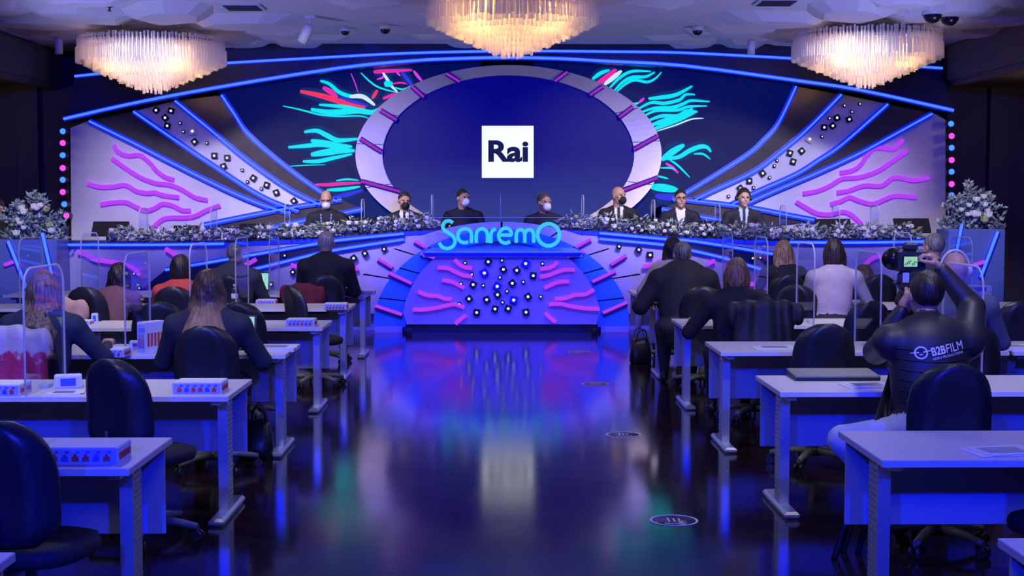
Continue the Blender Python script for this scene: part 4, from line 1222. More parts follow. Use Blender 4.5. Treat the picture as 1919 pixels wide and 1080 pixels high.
def E_(c, r, l, rot=None, k=None):
    d = dict(t='e', c=tuple(c), r=tuple(r), l=l, rot=rot)
    if k: d['k'] = k
    return d
def C_(a, b, ra, rb, l, flat=None, k=None):
    d = dict(t='c', a=np.array(a, float), b=np.array(b, float), ra=ra, rb=rb, l=l, flat=flat)
    if k: d['k'] = k
    return d
def mesh_obj(name, parts, mats, parent=None):
    """parts: list of (V, F, labels, 4x4 or None); labels index mats"""
    VV = []; FF = []; LL = []; o = 0
    for V, F, L, M in parts:
        if M is not None:
            A = np.array(M); V = V @ A[:3,:3].T+A[:3,3]
        VV.append(V); FF.append(F+o); LL.append(L); o += len(V)
    V = np.concatenate(VV); F = np.concatenate(FF); L = np.concatenate(LL)
    me = bpy.data.meshes.new(name)
    me.vertices.add(len(V)); me.vertices.foreach_set('co', V.astype(np.float32).ravel())
    me.loops.add(F.size); me.loops.foreach_set('vertex_index', F.astype(np.int32).ravel())
    me.polygons.add(len(F)); me.polygons.foreach_set('loop_start', np.arange(0, F.size, 4, dtype=np.int32))
    for m in mats: me.materials.append(m)
    me.polygons.foreach_set('material_index', L.astype(np.int32)); me.polygons.foreach_set('use_smooth', np.ones(len(F), bool))
    me.update(calc_edges=True); me.validate()
    ob = bpy.data.objects.new(name, me); COL.objects.link(ob)
    if parent: ob.parent = parent
    return ob
SK, TOP, PANT, SHOE, EYE, BROW, LIP, SHIRT, TIE = range(9)
M_skin = mat('skin', (.50,.29,.22), .5, noise=.06, nscale=20)
M_eye = mat('eye_dark', (.03,.02,.02), .2)
M_lip = mat('lips', (.38,.14,.13), .5)
M_shoe = mat('shoe_black', (.012,.012,.014), .35)
HAIRM = {}
def hairm(c):
    if c not in HAIRM:
        m = mat('hair_strands', c, .45); nt = m.node_tree; bs = nt.nodes['Principled BSDF']
        tc = nt.nodes.new('ShaderNodeTexCoord'); mp = nt.nodes.new('ShaderNodeMapping'); mp.inputs['Scale'].default_value = (1, 1, .08)
        nz = nt.nodes.new('ShaderNodeTexNoise'); nz.inputs['Scale'].default_value = 85; nz.inputs['Detail'].default_value = 3
        nt.links.new(tc.outputs['Object'], mp.inputs['Vector']); nt.links.new(mp.outputs[0], nz.inputs['Vector'])
        mr = nt.nodes.new('ShaderNodeMapRange'); mr.inputs['From Min'].default_value = .35; mr.inputs['From Max'].default_value = .65
        nt.links.new(nz.outputs['Fac'], mr.inputs['Value'])
        mx = nt.nodes.new('ShaderNodeMixRGB'); mx.inputs[1].default_value = (*[q*.35 for q in c], 1); mx.inputs[2].default_value = (*[min(1, q*1.7) for q in c], 1)
        nt.links.new(mr.outputs[0], mx.inputs[0]); nt.links.new(mx.outputs[0], bs.inputs['Base Color'])
        bp = nt.nodes.new('ShaderNodeBump'); bp.inputs['Strength'].default_value = .5; bp.inputs['Distance'].default_value = .01
        nt.links.new(nz.outputs['Fac'], bp.inputs['Height']); nt.links.new(bp.outputs[0], bs.inputs['Normal'])
        HAIRM[c] = m
    return HAIRM[c]
def ombre(c1, c2, z0, z1):
    m = mat('hair_tipped', c1, .45, bump=.3, nscale=35); nt = m.node_tree; b = nt.nodes['Principled BSDF']
    tc = nt.nodes.new('ShaderNodeTexCoord'); sp = nt.nodes.new('ShaderNodeSeparateXYZ'); nz = nt.nodes.new('ShaderNodeTexNoise'); nz.inputs['Scale'].default_value = 22
    nt.links.new(tc.outputs['Object'], sp.inputs[0]); nt.links.new(tc.outputs['Object'], nz.inputs['Vector'])
    ad = nt.nodes.new('ShaderNodeMath'); ad.operation = 'MULTIPLY_ADD'; ad.inputs[1].default_value = .25
    nt.links.new(nz.outputs['Fac'], ad.inputs[0]); nt.links.new(sp.outputs['Z'], ad.inputs[2])
    mr = nt.nodes.new('ShaderNodeMapRange'); mr.inputs['From Min'].default_value = z0+.125; mr.inputs['From Max'].default_value = z1+.125
    nt.links.new(ad.outputs[0], mr.inputs['Value'])
    mx = nt.nodes.new('ShaderNodeMixRGB'); mx.inputs[1].default_value = (*c2, 1); mx.inputs[2].default_value = (*c1, 1)
    nt.links.new(mr.outputs[0], mx.inputs[0]); nt.links.new(mx.outputs[0], b.inputs['Base Color'])
    return m
CLOTH = {}
def cloth(c, r=.8):
    if (c, r) not in CLOTH: CLOTH[(c, r)] = mat('cloth', c, r, noise=.18, nscale=14, bump=.12)
    return CLOTH[(c, r)]
def hand_parts(curl, side, k):
    pr = [C_((0,.0,0),(0,.03,0),.026,.030,SK,((0,0,1),.62)), C_((-.012,.03,0),(-.014,.078,0),.026,.022,SK,((0,0,1),.55)), C_((.012,.03,0),(.015,.078,0),.027,.022,SK,((0,0,1),.55))]
    for x, L in ((-.032,.060),(-.011,.075),(.011,.080),(.032,.072)):
        p = np.array([x,.082,0.]); a = 0.0
        for sgl, rr in ((.45,.0095),(.30,.0088),(.25,.0078)):
            a += curl; q = p+L*sgl*np.array([x*.8, math.cos(a), -math.sin(a)])
            pr.append(C_(p, q, rr, rr*.93, SK, k=.006)); p = q
    p0, p1, p2, p3 = (.022,.02,-.005), (.048,.05,-.012), (.056,.078,-.024-.02*curl), (.052,.10,-.034-.03*curl)
    pr += [C_(p0,p1,.016,.0125,SK,k=.01), C_(p1,p2,.0115,.010,SK,k=.006), C_(p2,p3,.010,.0085,SK,k=.006)]
    V, F, L = sdf_mesh(pr, .0052, .008)
    V = V*k
    if side < 0: V = V*np.array([-1,1,1]); F = F[:, ::-1]
    return V, F, L
def frame(o, f, up):
    f = Vector(f).normalized(); up = Vector(up); x = f.cross(up).normalized(); z = x.cross(f)
    return Matrix(((x.x,f.x,z.x,o[0]),(x.y,f.y,z.y,o[1]),(x.z,f.z,z.z,o[2]),(0,0,0,1)))
def person(label, x, y, rz, top, lean=.1, side=0., hy=0., hp=0., hr=0., hair='short', hc=(.03,.02,.015), topc=(.02,.02,.03), pants=(.02,.02,.03), shirt=None, tie=None,
           hands=None, mask=None, k=1.0, bulk=1.0, base=0.0, stand=False, curl=.5, knees=None, elbow=(.6,-.2,-.8), elbowR=None, skirtlen=0, headfwd=.03, puffy=False, group=None, rough=.8, shoulder=.19, hc2=None, hback=.105, hw=None):
    # seated skeleton, local: x right, y forward, z up from the floor (base)
    sp_len = .50*k
    sl, cl = math.sin(lean), math.cos(lean)
    hdz = (.150*cl+.02+.128)*k; Ht = sp_len*cl+hdz
    pz = (top-base)-Ht
    P_ = np.array([0, 0, pz])
    N_ = P_+np.array([side*sp_len, sl*sp_len, cl*sp_len])
    H_ = N_+np.array([side*.1, sl*.13+headfwd, .150*cl+.02])*k
    up = (N_-P_)/np.linalg.norm(N_-P_)
    fw = np.array([0, cl, -sl])
    b = bulk
    pr = [E_(P_+np.array([0,-.01,0]), (.175*k*b,.13*k*b,.12*k), PANT),
          C_(P_-up*.02*k, P_+up*.26*k, .150*k*b, .158*k*b, TOP, (fw,.70)),
          C_(P_+up*.24*k-fw*.01, P_+up*.39*k-fw*.015, .160*k*b, .165*k*b, TOP, (fw,.66), k=.05),
          C_(N_+up*.0-fw*.01, H_+np.array([0,-.02,-.06])*k, .056*k, .052*k, SK, k=.012)]
    sh = {}
    for s_ in (-1, 1):
        S_ = N_-up*.065*k+np.array([s_*shoulder*k*(.6+.4*b), -.005, 0])
        sh[s_] = S_
        pr.append(C_(N_-up*.0-fw*.015+np.array([s_*.03,0,-.005]), S_, .056*k*b, .068*k*b, TOP, k=.05))
    wr = []
    if hands is None: hands = ((-.16,.40,.76),(.16,.40,.76))
    if hands == 'lap': hands = ((-.12,.30,pz+.10),(.12,.30,pz+.10))
    for s_, hd in zip((-1, 1), hands):
        S_ = sh[s_]; T = np.array(hd, float)
        l1, l2 = .30*k, .26*k
        d = T-S_; L = np.linalg.norm(d)
        if L > (l1+l2)*.985: T = S_+d/L*(l1+l2)*.985; d = T-S_; L = np.linalg.norm(d)
        ca = (l1*l1+L*L-l2*l2)/(2*l1*L); ca = max(-1, min(1, ca))
        ev = elbow if s_ < 0 or elbowR is None else elbowR
        pole = np.array([s_*ev[0], ev[1], ev[2]], float); u = d/L
        pole = pole-u*(pole @ u); pole /= np.linalg.norm(pole)+1e-9
        El = S_+u*l1*ca+pole*l1*math.sqrt(max(0, 1-ca*ca))
        q = 1.12 if puffy else 1.0
        pr += [C_(S_, El, .064*k*b*q, .050*k*b*q, TOP, k=.03), C_(El, T-(T-El)*.05, .050*k*b*q, .036*k*q, TOP, k=.02)]
        wr.append((T, T-El, s_))
    if stand:
        for s_ in (-1, 1):
            pr += [C_(P_+np.array([s_*.085,0,-.04]), (s_*.10,.0,pz*.52), .09*k, .062*k, PANT), C_((s_*.10,0,pz*.52), (s_*.11,-.02,.09), .06*k, .043*k, PANT), C_((s_*.11,-.04,.045), (s_*.12,.13,.035), .042, .034, SHOE, k=.01)]
    else:
        kn = knees or ((-.14,.44),(.14,.44))
        for s_, kk_ in zip((-1, 1), kn):
            kz = .50*k if len(kk_) < 3 else kk_[2]
            kx, ky = kk_[0], kk_[1]
            hp0 = P_+np.array([s_*.09*k, .02, -.03])
            an = (kx+(kk_[3] if len(kk_) > 3 else 0), ky-.02, .09)
            pr += [C_(hp0, (kx, ky, kz), .088*k*b, .064*k*b, PANT, k=.03), C_((kx, ky, kz), an, .062*k*b, .043*k, PANT, k=.02), C_((an[0], an[1]-.03, .045), (an[0], an[1]+.15, .035), .042, .034, SHOE, k=.01)]
    V, F, L = sdf_mesh(pr, .0135, .03)
    cen = V[F].mean(1)
    if shirt is not None:
        rel = cen-P_; t = rel @ up; f = rel @ fw; ww = .012+.055*np.clip((t-.20*k)/(.30*k), 0, 1)
        m = (L == TOP) & (f > .03) & (np.abs(rel[:,0]-side*t) < ww) & (t > .16*k)
        L = np.where(m, SHIRT, L)
        if tie is not None:
            m2 = m & (np.abs(rel[:,0]-side*t) < .016); L = np.where(m2, TIE, L)
    # head
    hd = [E_((0,-.012,.022),(.076,.097,.099),SK), E_((0,.018,-.045),(.061,.074,.076),SK), E_((0,.066,-.098),(.026,.022,.020),SK), C_((0,.086,.018),(0,.108,-.022),.008,.013,SK,k=.012),
          C_((-.04,.080,.030),(.04,.080,.030),.012,.012,SK), C_((0,-.03,-.05),(0,-.02,-.13),.050,.050,SK)]
    for s_ in (-1, 1):
        hd += [E_((s_*.079,-.008,-.010),(.010,.021,.031),SK,k=.006), E_((s_*.031,.083,.010),(.011,.009,.0065),EYE,k=.004), C_((s_*.048,.080,.033),(s_*.017,.091,.036),.006,.006,BROW,k=.004), E_((s_*.038,.062,-.03),(.026,.022,.022),SK)]
    hd += [C_((-.019,.084,-.064),(.019,.084,-.064),.007,.007,LIP,k=.004)]
    Vh, Fh, Lh = sdf_mesh(hd, .0068, .016)
    MH = Matrix.Translation(Vector(H_)) @ Euler((hp, hr, hy), 'XYZ').to_matrix().to_4x4() @ Matrix.Scale(k, 4)
    parts = [(V, F, L, None), (Vh, Fh, Lh, MH)]
    for T, dv, s_ in wr:
        Vg, Fg, Lg = hand_parts(curl, -s_, k)
        upv = Vector((0,0,1)) if abs(Vector(dv).normalized().z) < .8 else Vector((0,-1,0))
        parts.append((Vg, Fg, Lg, frame(T, dv, upv)))
    mats = [M_skin, cloth(topc, rough), cloth(pants), M_shoe, M_eye, hairm(hc), M_lip, cloth(shirt or (.7,.7,.72)), cloth(tie or (.01,.01,.015))]
    ob = mesh_obj('person', parts, mats)
    tag(ob, label, 'person', group)
    ob.location = (x, y, base); ob.rotation_euler = (0, 0, rz)
    # hair
    if hair:
        pls = (-.68, .73, .0040)
        hs = [E_((0,-.021,.030),(.084,.101,.101),0)]
        ctf = lambda X, Y, Z: pls[2]-(pls[0]*Y+pls[1]*Z)
        amp, fr = .003, 34
        if hair == 'crop': hs = [E_((0,-.014,.026),(.081,.102,.099),0)]; amp = .0015
        if hair == 'recede':
            hs = [E_((0,-.020,.020),(.084,.100,.098),0)]; ctf = lambda X, Y, Z: .012-(-.80*Y+.40*Z-.0+.6*(np.abs(X)-.055)*(Y > -.05))
        if hair == 'bob':
            hs += [E_((0,-.028,-.035),(.100,.098,.135),0), C_((-.07,-.01,-.03),(-.078,.0,-.14),.035,.028,0), C_((.07,-.01,-.03),(.078,.0,-.14),.035,.028,0)]
            ctf = lambda X, Y, Z: np.minimum(pls[2]-(pls[0]*Y+pls[1]*Z), np.maximum(Y-.035, -.165-Z)); amp = .005
        if hair in ('long', 'shoulder'):
            zl = -.40 if hair == 'long' else -.27
            hs += [E_((0,-.030,-.035),(.105,.100,.14),0), C_((0,-.055,-.08),(0,-hback,zl),.098,hw or (.115 if hair == 'long' else .085),0,((0,1,0),.50)), C_((-.075,-.01,-.03),(-.10,-.03-hback*.5,zl*.8),.036,.034,0), C_((.075,-.01,-.03),(.10,-.03-hback*.5,zl*.8),.036,.034,0)]
            ctf = lambda X, Y, Z: np.minimum(pls[2]-(pls[0]*Y+pls[1]*Z), Y-.035); amp = .007
        if hair == 'bun':
            hs += [E_((0,-.10,.06),(.045,.045,.045),0)]
        dsp = lambda X, Y, Z: amp*.6*np.sin(fr*np.arctan2(X, -Y-.02)*.8+3.5*np.sin(7*Z+X*9))+amp*.4*np.sin(75*X+30*Y+4*np.sin(11*Z))
        Vr, Fr, Lr = sdf_mesh(hs, .0075, .03, cut=ctf, disp=dsp)
        mesh_obj('hair', [(Vr, Fr, Lr, MH)], [hairm(hc) if not hc2 else ombre(hc, hc2, H_[2]-.34*k, H_[2]-.02*k)], ob)
    if mask:
        mp = [E_((0,.070,-.052),(.058,.055,.056),0), C_((0,.10,-.02),(0,.118,-.05),.016,.016,0)]
        Vm, Fm, Lm = sdf_mesh(mp, .007, .02, cut=lambda X, Y, Z: .045-Y)
        mesh_obj('face_mask', [(Vm, Fm, Lm, MH)], [cloth(mask)], ob)
        for s_ in (-1, 1):
            st = MB().tube([MH @ Vector((s_*.052,.075,-.03)), MH @ Vector((s_*.078,.03,-.005)), MH @ Vector((s_*.086,-.012,.008))], .0025, 5)
            st.build('mask_strap', cloth(mask), ob)
    ob_info[ob.name] = dict(MH=MH, N=N_, P=P_, up=up, fw=fw, H=H_, wr=wr, sh=sh, k=k)
    return ob
ob_info = {}
def headphones(ob, m):
    MH = ob_info[ob.name]['MH']
    o = MB().tube([MH @ Vector((.096*math.cos(a*PI/14), -.01, .01+.125*math.sin(a*PI/14))) for a in range(15)], .009, 6).build('headphones', m, ob)
    for s_ in (-1, 1):
        MB().tube([MH @ Vector((s_*.078,-.01,-.005)), MH @ Vector((s_*.108,-.01,-.005))], .036, 12).build('ear_cup', m, o)
def glasses(ob):
    MH = ob_info[ob.name]['MH']; mb = MB()
    for s_ in (-1, 1):
        mb.tube([MH @ Vector((s_*.033+.024*math.cos(a*PI/6), .100, .010+.017*math.sin(a*PI/6))) for a in range(12)], .0025, 5, closed=True)
        mb.tube([MH @ Vector((s_*.057,.098,.014)), MH @ Vector((s_*.084,.0,.012))], .0025, 5)
    mb.tube([MH @ Vector((-.010,.102,.012)), MH @ Vector((.010,.102,.012))], .0025, 5)
    mb.build('glasses', M_plast, ob)
def local_bvh(ob):
    return BVHTree.FromPolygons([v.co.copy() for v in ob.data.vertices], [tuple(p.vertices) for p in ob.data.polygons])

# ---- speakers on the stage
SUIT = (.010,.012,.022)
spk = [
 dict(px=612, ty=356, hy=.05, hp=-.30, hair='recede', hc=(.02,.015,.012), mask=(.75,.76,.78), topc=SUIT, label='man in a dark suit with a dotted lanyard and white mask, looking down'),
 dict(px=758, ty=358, hy=.30, hp=-.15, hair='crop', hc=(.03,.02,.015), mask=(.012,.012,.014), topc=SUIT, shirt=(.72,.72,.75), tie=(.01,.01,.014), label='dark-haired man in suit, tie and black mask, left of the neon letters'),
 dict(px=868, ty=353, hy=.62, hp=-.05, hair='crop', hc=(.02,.014,.012), mask=(.78,.78,.78), topc=(.008,.009,.013), label='man dressed all in black with a white mask, turned to the right'),
 dict(px=1020, ty=361, hy=.55, hp=-.12, hair='short', hc=(.10,.07,.05), mask=(.78,.78,.78), topc=(.010,.011,.016), label='man in a dark jacket with white mask, above the letter o of the sign'),
 dict(px=1159, ty=349, hy=.70, hp=-.05, hair=None, mask=(.012,.012,.014), topc=(.010,.010,.014), shirt=(.74,.74,.76), tie=(.008,.008,.01), label='bald man in suit, white shirt and black mask'),
 dict(px=1275, ty=354, hy=.05, hp=-.02, hair='crop', hc=(.025,.018,.015), topc=(.010,.012,.026), shirt=(.76,.76,.80), label='unmasked man in glasses with an open white shirt and navy jacket'),
 dict(px=1393, ty=353, hy=.15, hp=-.05, hair='short', hc=(.015,.012,.012), topc=(.012,.013,.022), shirt=(.40,.55,.75), tie=(.012,.014,.05), label='unmasked man with dark headphones, light blue shirt and dark tie'),
]
SPK = []
for d in spk:
    d = dict(d); px = d.pop('px'); ty = d.pop('ty'); lb = d.pop('label')
    p = at(px, ty, 19.62)
    SPK.append(person(lb, p.x, 19.66, PI, p.z, lean=.06, k=1.10, base=.5, hands=((-.2,.34,.86),(.2,.34,.86)), group='speakers seated on the stage', **d))
glasses(SPK[0]); glasses(SPK[5]); headphones(SPK[6], M_plast)
# lanyard of the first speaker
def strip_on_body(ob, pts, m, name, r=.008):
    bv = local_bvh(ob); out = []
    for p in pts:
        h = bv.ray_cast(Vector((p[0], 1.2, p[1])), Vector((0,-1,0)))
        if h[0] is not None: out.append(h[0]+Vector((0,.006,0)))
    if len(out) > 1: return MB().tube(out, r, 6).build(name, m, ob)
zN = ob_info[SPK[0].name]['N'][2]
M_lan = mat('lanyard_blue', (.10,.16,.75), .6)
for s_ in (-1, 1):
    strip_on_body(SPK[0], [(s_*(.075-.002*i), zN-.02-.03*i) for i in range(11)], M_lan, 'lanyard', .011)
    mb = MB(); bv = local_bvh(SPK[0])
    for i in range(7):
        h = bv.ray_cast(Vector((s_*(.075-.003*i), 1.2, zN-.03-.045*i)), Vector((0,-1,0)))
        if h[0] is not None: mb.ball(h[0]+Vector((0,.016,0)), .009, 6)
    mb.build('lanyard_dots', M_paper, SPK[0])
person('person in dark clothes with a white mask standing at the far left of the stage', at(-4, 372, 19.2).x, 19.2, PI-.2, at(-4, 372, 19.2).z, lean=0, k=1.0, stand=True, hands='lap', mask=(.5,.6,.75), hair='short', hc=(.03,.02,.015), topc=(.01,.01,.014))

# ---- audience
def aud(label, px, ty, Y, **kw):
    p = at(px, ty, Y); return person(label, p.x, Y-.04, kw.pop('rz', 0.0), p.z, **kw)
def dhand(x1, x2, y=.42, z=.775): return ((x1, y, z), (x2, y, z))
A1 = aud('woman with loose blonde hair and a hairband in a dark top, typing at left', 74, 508, 9.0, hair='shoulder', hback=.165, hw=.13, hc=(.20,.135,.08), topc=(.020,.030,.060), hands=((-.22,.40,.78),(.33,.42,.80)), k=1.02, bulk=1.14, lean=.16)
A2 = aud('woman with very long dark hair leaning to her left in a mauve top', 192, 494, 13.1, hair='long', hback=.20, hc=(.022,.014,.016), topc=(.20,.085,.10), lean=.42, side=.16, hy=-.2, hands=((-.25,.42,.78),(.1,.45,.78)), k=1.02)
A3 = aud('woman with a dark bob in a bright red jacket', 337, 477, 13.05, hair='bob', hc=(.020,.013,.012), topc=(.62,.06,.05), hy=-.25, bulk=1.08, lean=.12)
A4 = aud('woman with long wavy brown hair tipped blonde in a dark cardigan', 388, 505, 9.05, hair='long', hc=(.060,.032,.022), hc2=(.48,.30,.16), hback=.235, hw=.165, topc=(.022,.026,.042), hands=((-.20,.40,.78),(.22,.40,.78)), bulk=1.16, k=1.04, lean=.10)
A5 = aud('grey-haired man in a dark grey jacket seen from behind at left', 437, 455, 15.05, hair='crop', hc=(.20,.19,.18), topc=(.055,.062,.075), bulk=1.25, k=1.04, lean=.12)
A6 = aud('white-haired man in a black suit seen from behind beside the aisle', 611, 432, 15.05, hair='crop', hc=(.34,.33,.33), topc=(.012,.013,.022), bulk=1.20, k=1.10, lean=.02)
A7 = aud('heavy grey-haired man in a black pullover hunched over the desk', 1283, 452, 13.05, hair='crop', hc=(.12,.115,.12), topc=(.008,.009,.014), bulk=1.45, k=1.06, lean=.28, hands=((-.30,.34,.78),(.22,.42,.78)), hy=.15)
A8 = aud('dark-haired woman in a light grey top, mostly hidden by the heavy man', 1262, 443, 15.15, hair='shoulder', hc=(.012,.010,.012), topc=(.42,.42,.44), lean=.10, hands=((-.30,.34,.78),(.2,.42,.78)))
A9 = aud('woman with straight shoulder-length brown hair in a black blazer', 1383, 483, 11.0, hair='bob', hc=(.20,.105,.055), topc=(.008,.008,.013), lean=.12, bulk=1.15, k=1.02, hands=((-.32,.36,.78),(.25,.42,.78)))
A10 = aud('blonde woman with shoulder-length hair in a dark jacket near the stage at right', 1468, 450, 15.1, hair='shoulder', hc=(.36,.22,.10), topc=(.014,.015,.024), lean=.05, hy=.2)
A11 = aud('woman with short brown hair in a pale pink sweater, leaning right', 1557, 448, 13.05, hair='bob', hc=(.035,.022,.020), topc=(.52,.43,.50), lean=.14, side=.10, hy=-.5, hands=((-.1,.42,.78),(.30,.36,.78)), bulk=1.05, k=1.04)
A12 = aud('bald man wearing headphones in a light shirt and dark vest behind the man filming', 1798, 472, 9.05, hair=None, hc=(.2,.2,.2), topc=(.10,.11,.17), lean=.16, k=1.02, bulk=1.1, hands=((-.05,.42,.78),(.3,.42,.78)), pants=(.06,.10,.22))
headphones(A12, M_whitepl)
A13 = aud('grey-haired man at far right, his head beside the camera', 1752, 437, 13.1, hair='short', hc=(.16,.15,.15), topc=(.02,.022,.032), k=1.06, hy=.5)
A14 = aud('person with light brown hair bending low over a far right desk', 1640, 500, 15.0, hair='shoulder', hc=(.16,.10,.06), topc=(.02,.02,.03), lean=.85, hp=-.5, hands=((-.2,.5,.78),(.2,.5,.78)))

# ---- the man filming
CMX, CMY = at(1745, 540, 7.22).x, 7.22
camz = at(1700, 488, 7.62)
lh = at(1690, 560, 7.58); rh = at(1738, 482, 7.60)
CM = person('man in a black quilted jacket with white lettering, filming with both arms raised', CMX, CMY-.04, 0, at(1745, 508, 7.22).z, lean=.16, hair='short', hc=(.018,.014,.014), topc=(.020,.020,.026), rough=.5, pants=(.42,.46,.58),
            hands=((lh.x-CMX-.02, lh.y-CMY-.04, lh.z-.055), (rh.x-CMX+.05, rh.y-CMY-.03, rh.z-.06)), elbow=(.5,.1,-.9), elbowR=(.85,.4,-.45), k=1.06, bulk=1.18, puffy=True, curl=.75, knees=((-.45,.08,.50,.32),(.20,.46)), hy=.08, hp=.05, shoulder=.185)
# quilt seams on the jacket back
bv = local_bvh(CM); inf = ob_info[CM.name]
mb = MB()
for i in range(7):
    zz = inf['P'][2]+.10+.055*i; pts = []
    for j in range(15):
        xx = -.21+.03*j
        h = bv.ray_cast(Vector((xx, -1.2, zz-.012*math.cos(xx*9))), Vector((0,1,0)))
        if h[0] is not None and h[0].y < .05: pts.append(h[0]+Vector((0,-.001,0)))
    if len(pts) > 2: mb.tube(pts, .004, 5)
mb.build('quilt_seams', cloth((.008,.008,.011), .6), CM)
def back_text(txt, x0, z0, w_, h_, ang, m, name, bold=0, parent=None):
    cu = bpy.data.curves.new(name, 'FONT'); cu.body = txt; cu.size = 1; cu.offset = bold
    to = bpy.data.objects.new(name, cu); COL.objects.link(to)
    me = bpy.data.meshes.new_from_object(to.evaluated_get(bpy.context.evaluated_depsgraph_get()))
    bpy.data.objects.remove(to); bpy.data.curves.remove(cu)
    V = [v.co.copy() for v in me.vertices]; F = [tuple(p.vertices) for p in me.polygons]; bpy.data.meshes.remove(me)
    xa = min(v.x for v in V); xb = max(v.x for v in V); ya = min(v.y for v in V); yb = max(v.y for v in V)
    out = []
    for v in V:
        u = (v.x-xa)/(xb-xa)*w_; t = (v.y-ya)/(yb-ya)*h_
        out.append((x0+u*math.cos(ang)-t*math.sin(ang), z0+u*math.sin(ang)+t*math.cos(ang)))
    return wrap_back(out, F, m, name, parent)
def wrap_back(pts, F, m, name, parent=None):
    vs = []
    for px_, pz_ in pts:
        h = bv.ray_cast(Vector((px_, -1.2, pz_)), Vector((0,1,0)))
        yy = h[0].y if h[0] is not None else -.15
        vs.append((px_, yy-.007, pz_))
    mb = MB(); mb.add(vs, F, False)
    return mb.build(name, m, parent or CM)
def bk(px, py):
    p = at(px, py, CMY-.18); return (p.x-CMX, p.z)
M_let = mat('white_lettering', (.75,.75,.80), .5, emit=None)
x0, z0 = bk(1753, 670); x1, z1 = bk(1816, 657)
ang = math.atan2(z1-z0, x1-x0); wd = math.hypot(x1-x0, z1-z0)
back_text('B2B', x0, z0, wd*.42, .045, ang, M_let, 'back_lettering', .03)
back_text('FILM', x0+wd*.45*math.cos(ang), z0+wd*.45*math.sin(ang), wd*.55, .045, ang, M_let, 'back_lettering')
back_text('VIDEO PRODUCTIONS', x0, z0-.022, wd, .013, ang, M_let, 'back_lettering_small')
cx_, cz_ = bk(1733, 664); n = 24; pts = []; F = []
for i in range(n):
    a = 2*PI*i/n
    for r_ in (.034, .026): pts.append((cx_+r_*math.cos(a), cz_+r_*math.sin(a)))
for i in range(n):
    j = (i+1) % n; F.append((2*i, 2*j, 2*j+1, 2*i+1))
o_ = len(pts); pts += [(cx_-.052, cz_-.006), (cx_-.01, cz_-.002), (cx_-.01, cz_+.006), (cx_-.052, cz_-.002), (cx_+.01, cz_+.0), (cx_+.052, cz_+.012), (cx_+.052, cz_+.016), (cx_+.01, cz_+.008), (cx_-.012, cz_-.01), (cx_, cz_-.014), (cx_+.012, cz_-.006), (cx_, cz_-.006)]
F += [(o_, o_+1, o_+2, o_+3), (o_+4, o_+5, o_+6, o_+7), (o_+8, o_+9, o_+10, o_+11)]
wrap_back(pts, F, M_let, 'back_emblem')

# ---- video camera and its monopod
c = camz
vc = root('video_camera', (c.x, c.y, c.z-.2), 'black video camera with a lit rear screen held up by the man filming', 'camera')
MB().box((c.x+.01, c.y, c.z), (.155, .11, .125), None, .015).build('camera_body', M_plast, vc)
MB().lathe([(.062, .0), (.062, .06), (.05, .07), (.056, .10), (.056, .20), (.064, .24), (.06, .245)], (c.x-.075, c.y+.02, c.z+.005), 16, Matrix.Rotation(-PI/2, 3, 'X') @ Matrix.Rotation(.35, 3, 'Y')).build('lens', M_black, vc)
MB().box((c.x+.005, c.y-.03, c.z+.078), (.07, .07, .045), None, .012).build('viewfinder_hump', M_plast, vc)
sc_ = MB().box((c.x+.0, c.y-.058, c.z-.005), (.085, .012, .068), None, .003).build('rear_screen', M_black, vc)
M_cs = emis('camera_screen', (.30,.62,.42), .9); M_cs2 = emis('camera_screen_dark', (.05,.16,.20), .9)
MB().box((c.x+.0, c.y-.066, c.z-.005), (.074, .003, .056)).build('screen_picture', M_cs, sc_)
mb = MB()
for i in range(7): mb.box((c.x-.03+.01*i, c.y-.0685, c.z-.02+.006*(i*5 % 4)), (.007, .002, .008+.006*(i % 3)))
mb.build('screen_figures', M_cs2, sc_)
MB().box((c.x-.01, c.y-.01, c.z-.115), (.075, .07, .10), None, .012).build('mount_block', M_plast, vc)
MB().box((c.x-.02, c.y-.048, c.z-.095), (.035, .006, .055)).build('mount_label', mat('pale_blue_label', (.35,.42,.75), .4), vc)
MB().lathe([(.03, -.25), (.034, -.22), (.028, -.19), (.034, -.165)], (c.x-.01, c.y-.01, c.z), 14).build('grip_knob', M_plast, vc)
MB().tube([(c.x-.04, c.y-.01, c.z-.12), (c.x-.09, c.y-.03, c.z-.13)], .012, 8).build('side_lever', M_plast, vc)
t0 = at(1674, 690, 7.45); t1 = at(1640, 800, 7.20)
mo = root('folded_tripod', (t1.x, t1.y, 0), 'dark folded tripod legs leaning beside the man filming', 'tripod')
d = (t1-t0); e1 = t0+d*(-t0.z/d.z)
MB().tube([t0, e1], .017, 8).build('leg', M_dark, mo)
t2 = at(1690, 690, 7.40); e2 = t2+(at(1664, 800, 7.2)-t2)*(-t2.z/(at(1664,800,7.2)-t2).z)
MB().tube([t2, e2], .017, 8).build('leg', M_dark, mo)
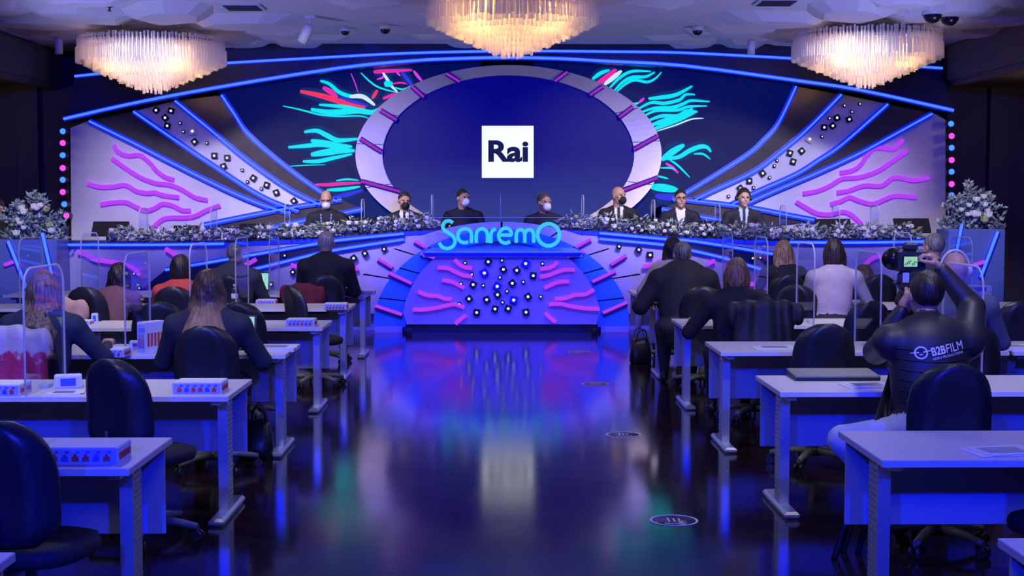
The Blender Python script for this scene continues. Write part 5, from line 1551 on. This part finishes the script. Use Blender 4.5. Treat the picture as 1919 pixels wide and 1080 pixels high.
MB().tube([t0+Vector((.03,.06,0)), e1+Vector((.08,.14,0))], .017, 8).build('leg', M_dark, mo)
MB().box(at(1682, 684, 7.43), (.10, .08, .07), None, .015).build('tripod_head', M_plast, mo)
MB().tube([t0+d*.45, t2+(e2-t2)*.40], .014, 8).build('leg_clamp', M_plast, mo)

# ------------------------------------------------------------------ coats on the chairs
def coat(label, x, y, z, w_, h_, mats, seed, rz=0, folds=4, depth=.10):
    prs = [C_((-w_*.42,0,0),(w_*.42,0,0),.045,.045,0), C_((-w_*.30,-.02,-.02),(-w_*.36,-.05,-h_),.06,.07,0,k=.05), C_((w_*.30,-.02,-.02),(w_*.38,-.05,-h_*.95),.06,.07,0,k=.05), C_((0,-.02,-.02),(0,-.06,-h_),.10,.13,0,((0,1,0),.5),k=.06), E_((-w_*.5,-.02,-.06),(.05,.05,.09),0), E_((w_*.5,-.02,-.06),(.05,.05,.09),0)]
    V, F, L = sdf_mesh(prs, .0125, .03, disp=lambda X, Y, Z: .008*np.sin(folds*11*X+seed+2*Z)+.003*np.sin(23*Z+11*X))
    if len(mats) > 1:
        cen = V[F].mean(1); L = np.where(cen[:,2] < -.17+.5*cen[:,0], 1, 0)
    ob = mesh_obj('coat', [(V, F, L, None)], mats); ob.location = (x, y, z); ob.rotation_euler = (0,0,rz)
    tag(ob, label, 'coat'); return ob
p = at(570, 536, 14.85); coat('dark red coat hung over the chair of the man in black', p.x, 14.72, p.z-.03, .40, .38, [cloth((.17,.012,.03))], 1)
p = at(36, 638, 8.72); coat('red and white jacket hung over the chair of the blonde woman', at(20, 640, 8.62).x, 8.66, .93, .44, .36, [ombre((.48,.42,.50), (.45,.03,.10), -.13, -.09)], 2)
p = at(135, 560, 12.9); coat('peach coat hung over a chair before the leaning woman', p.x, 12.62, p.z-.04, .42, .30, [cloth((.55,.33,.25))], 3)
coat('dark coat hung over the chair of the woman with straight brown hair', 2.12, 10.72, .95, .52, .42, [cloth((.012,.013,.018), .6)], 4)
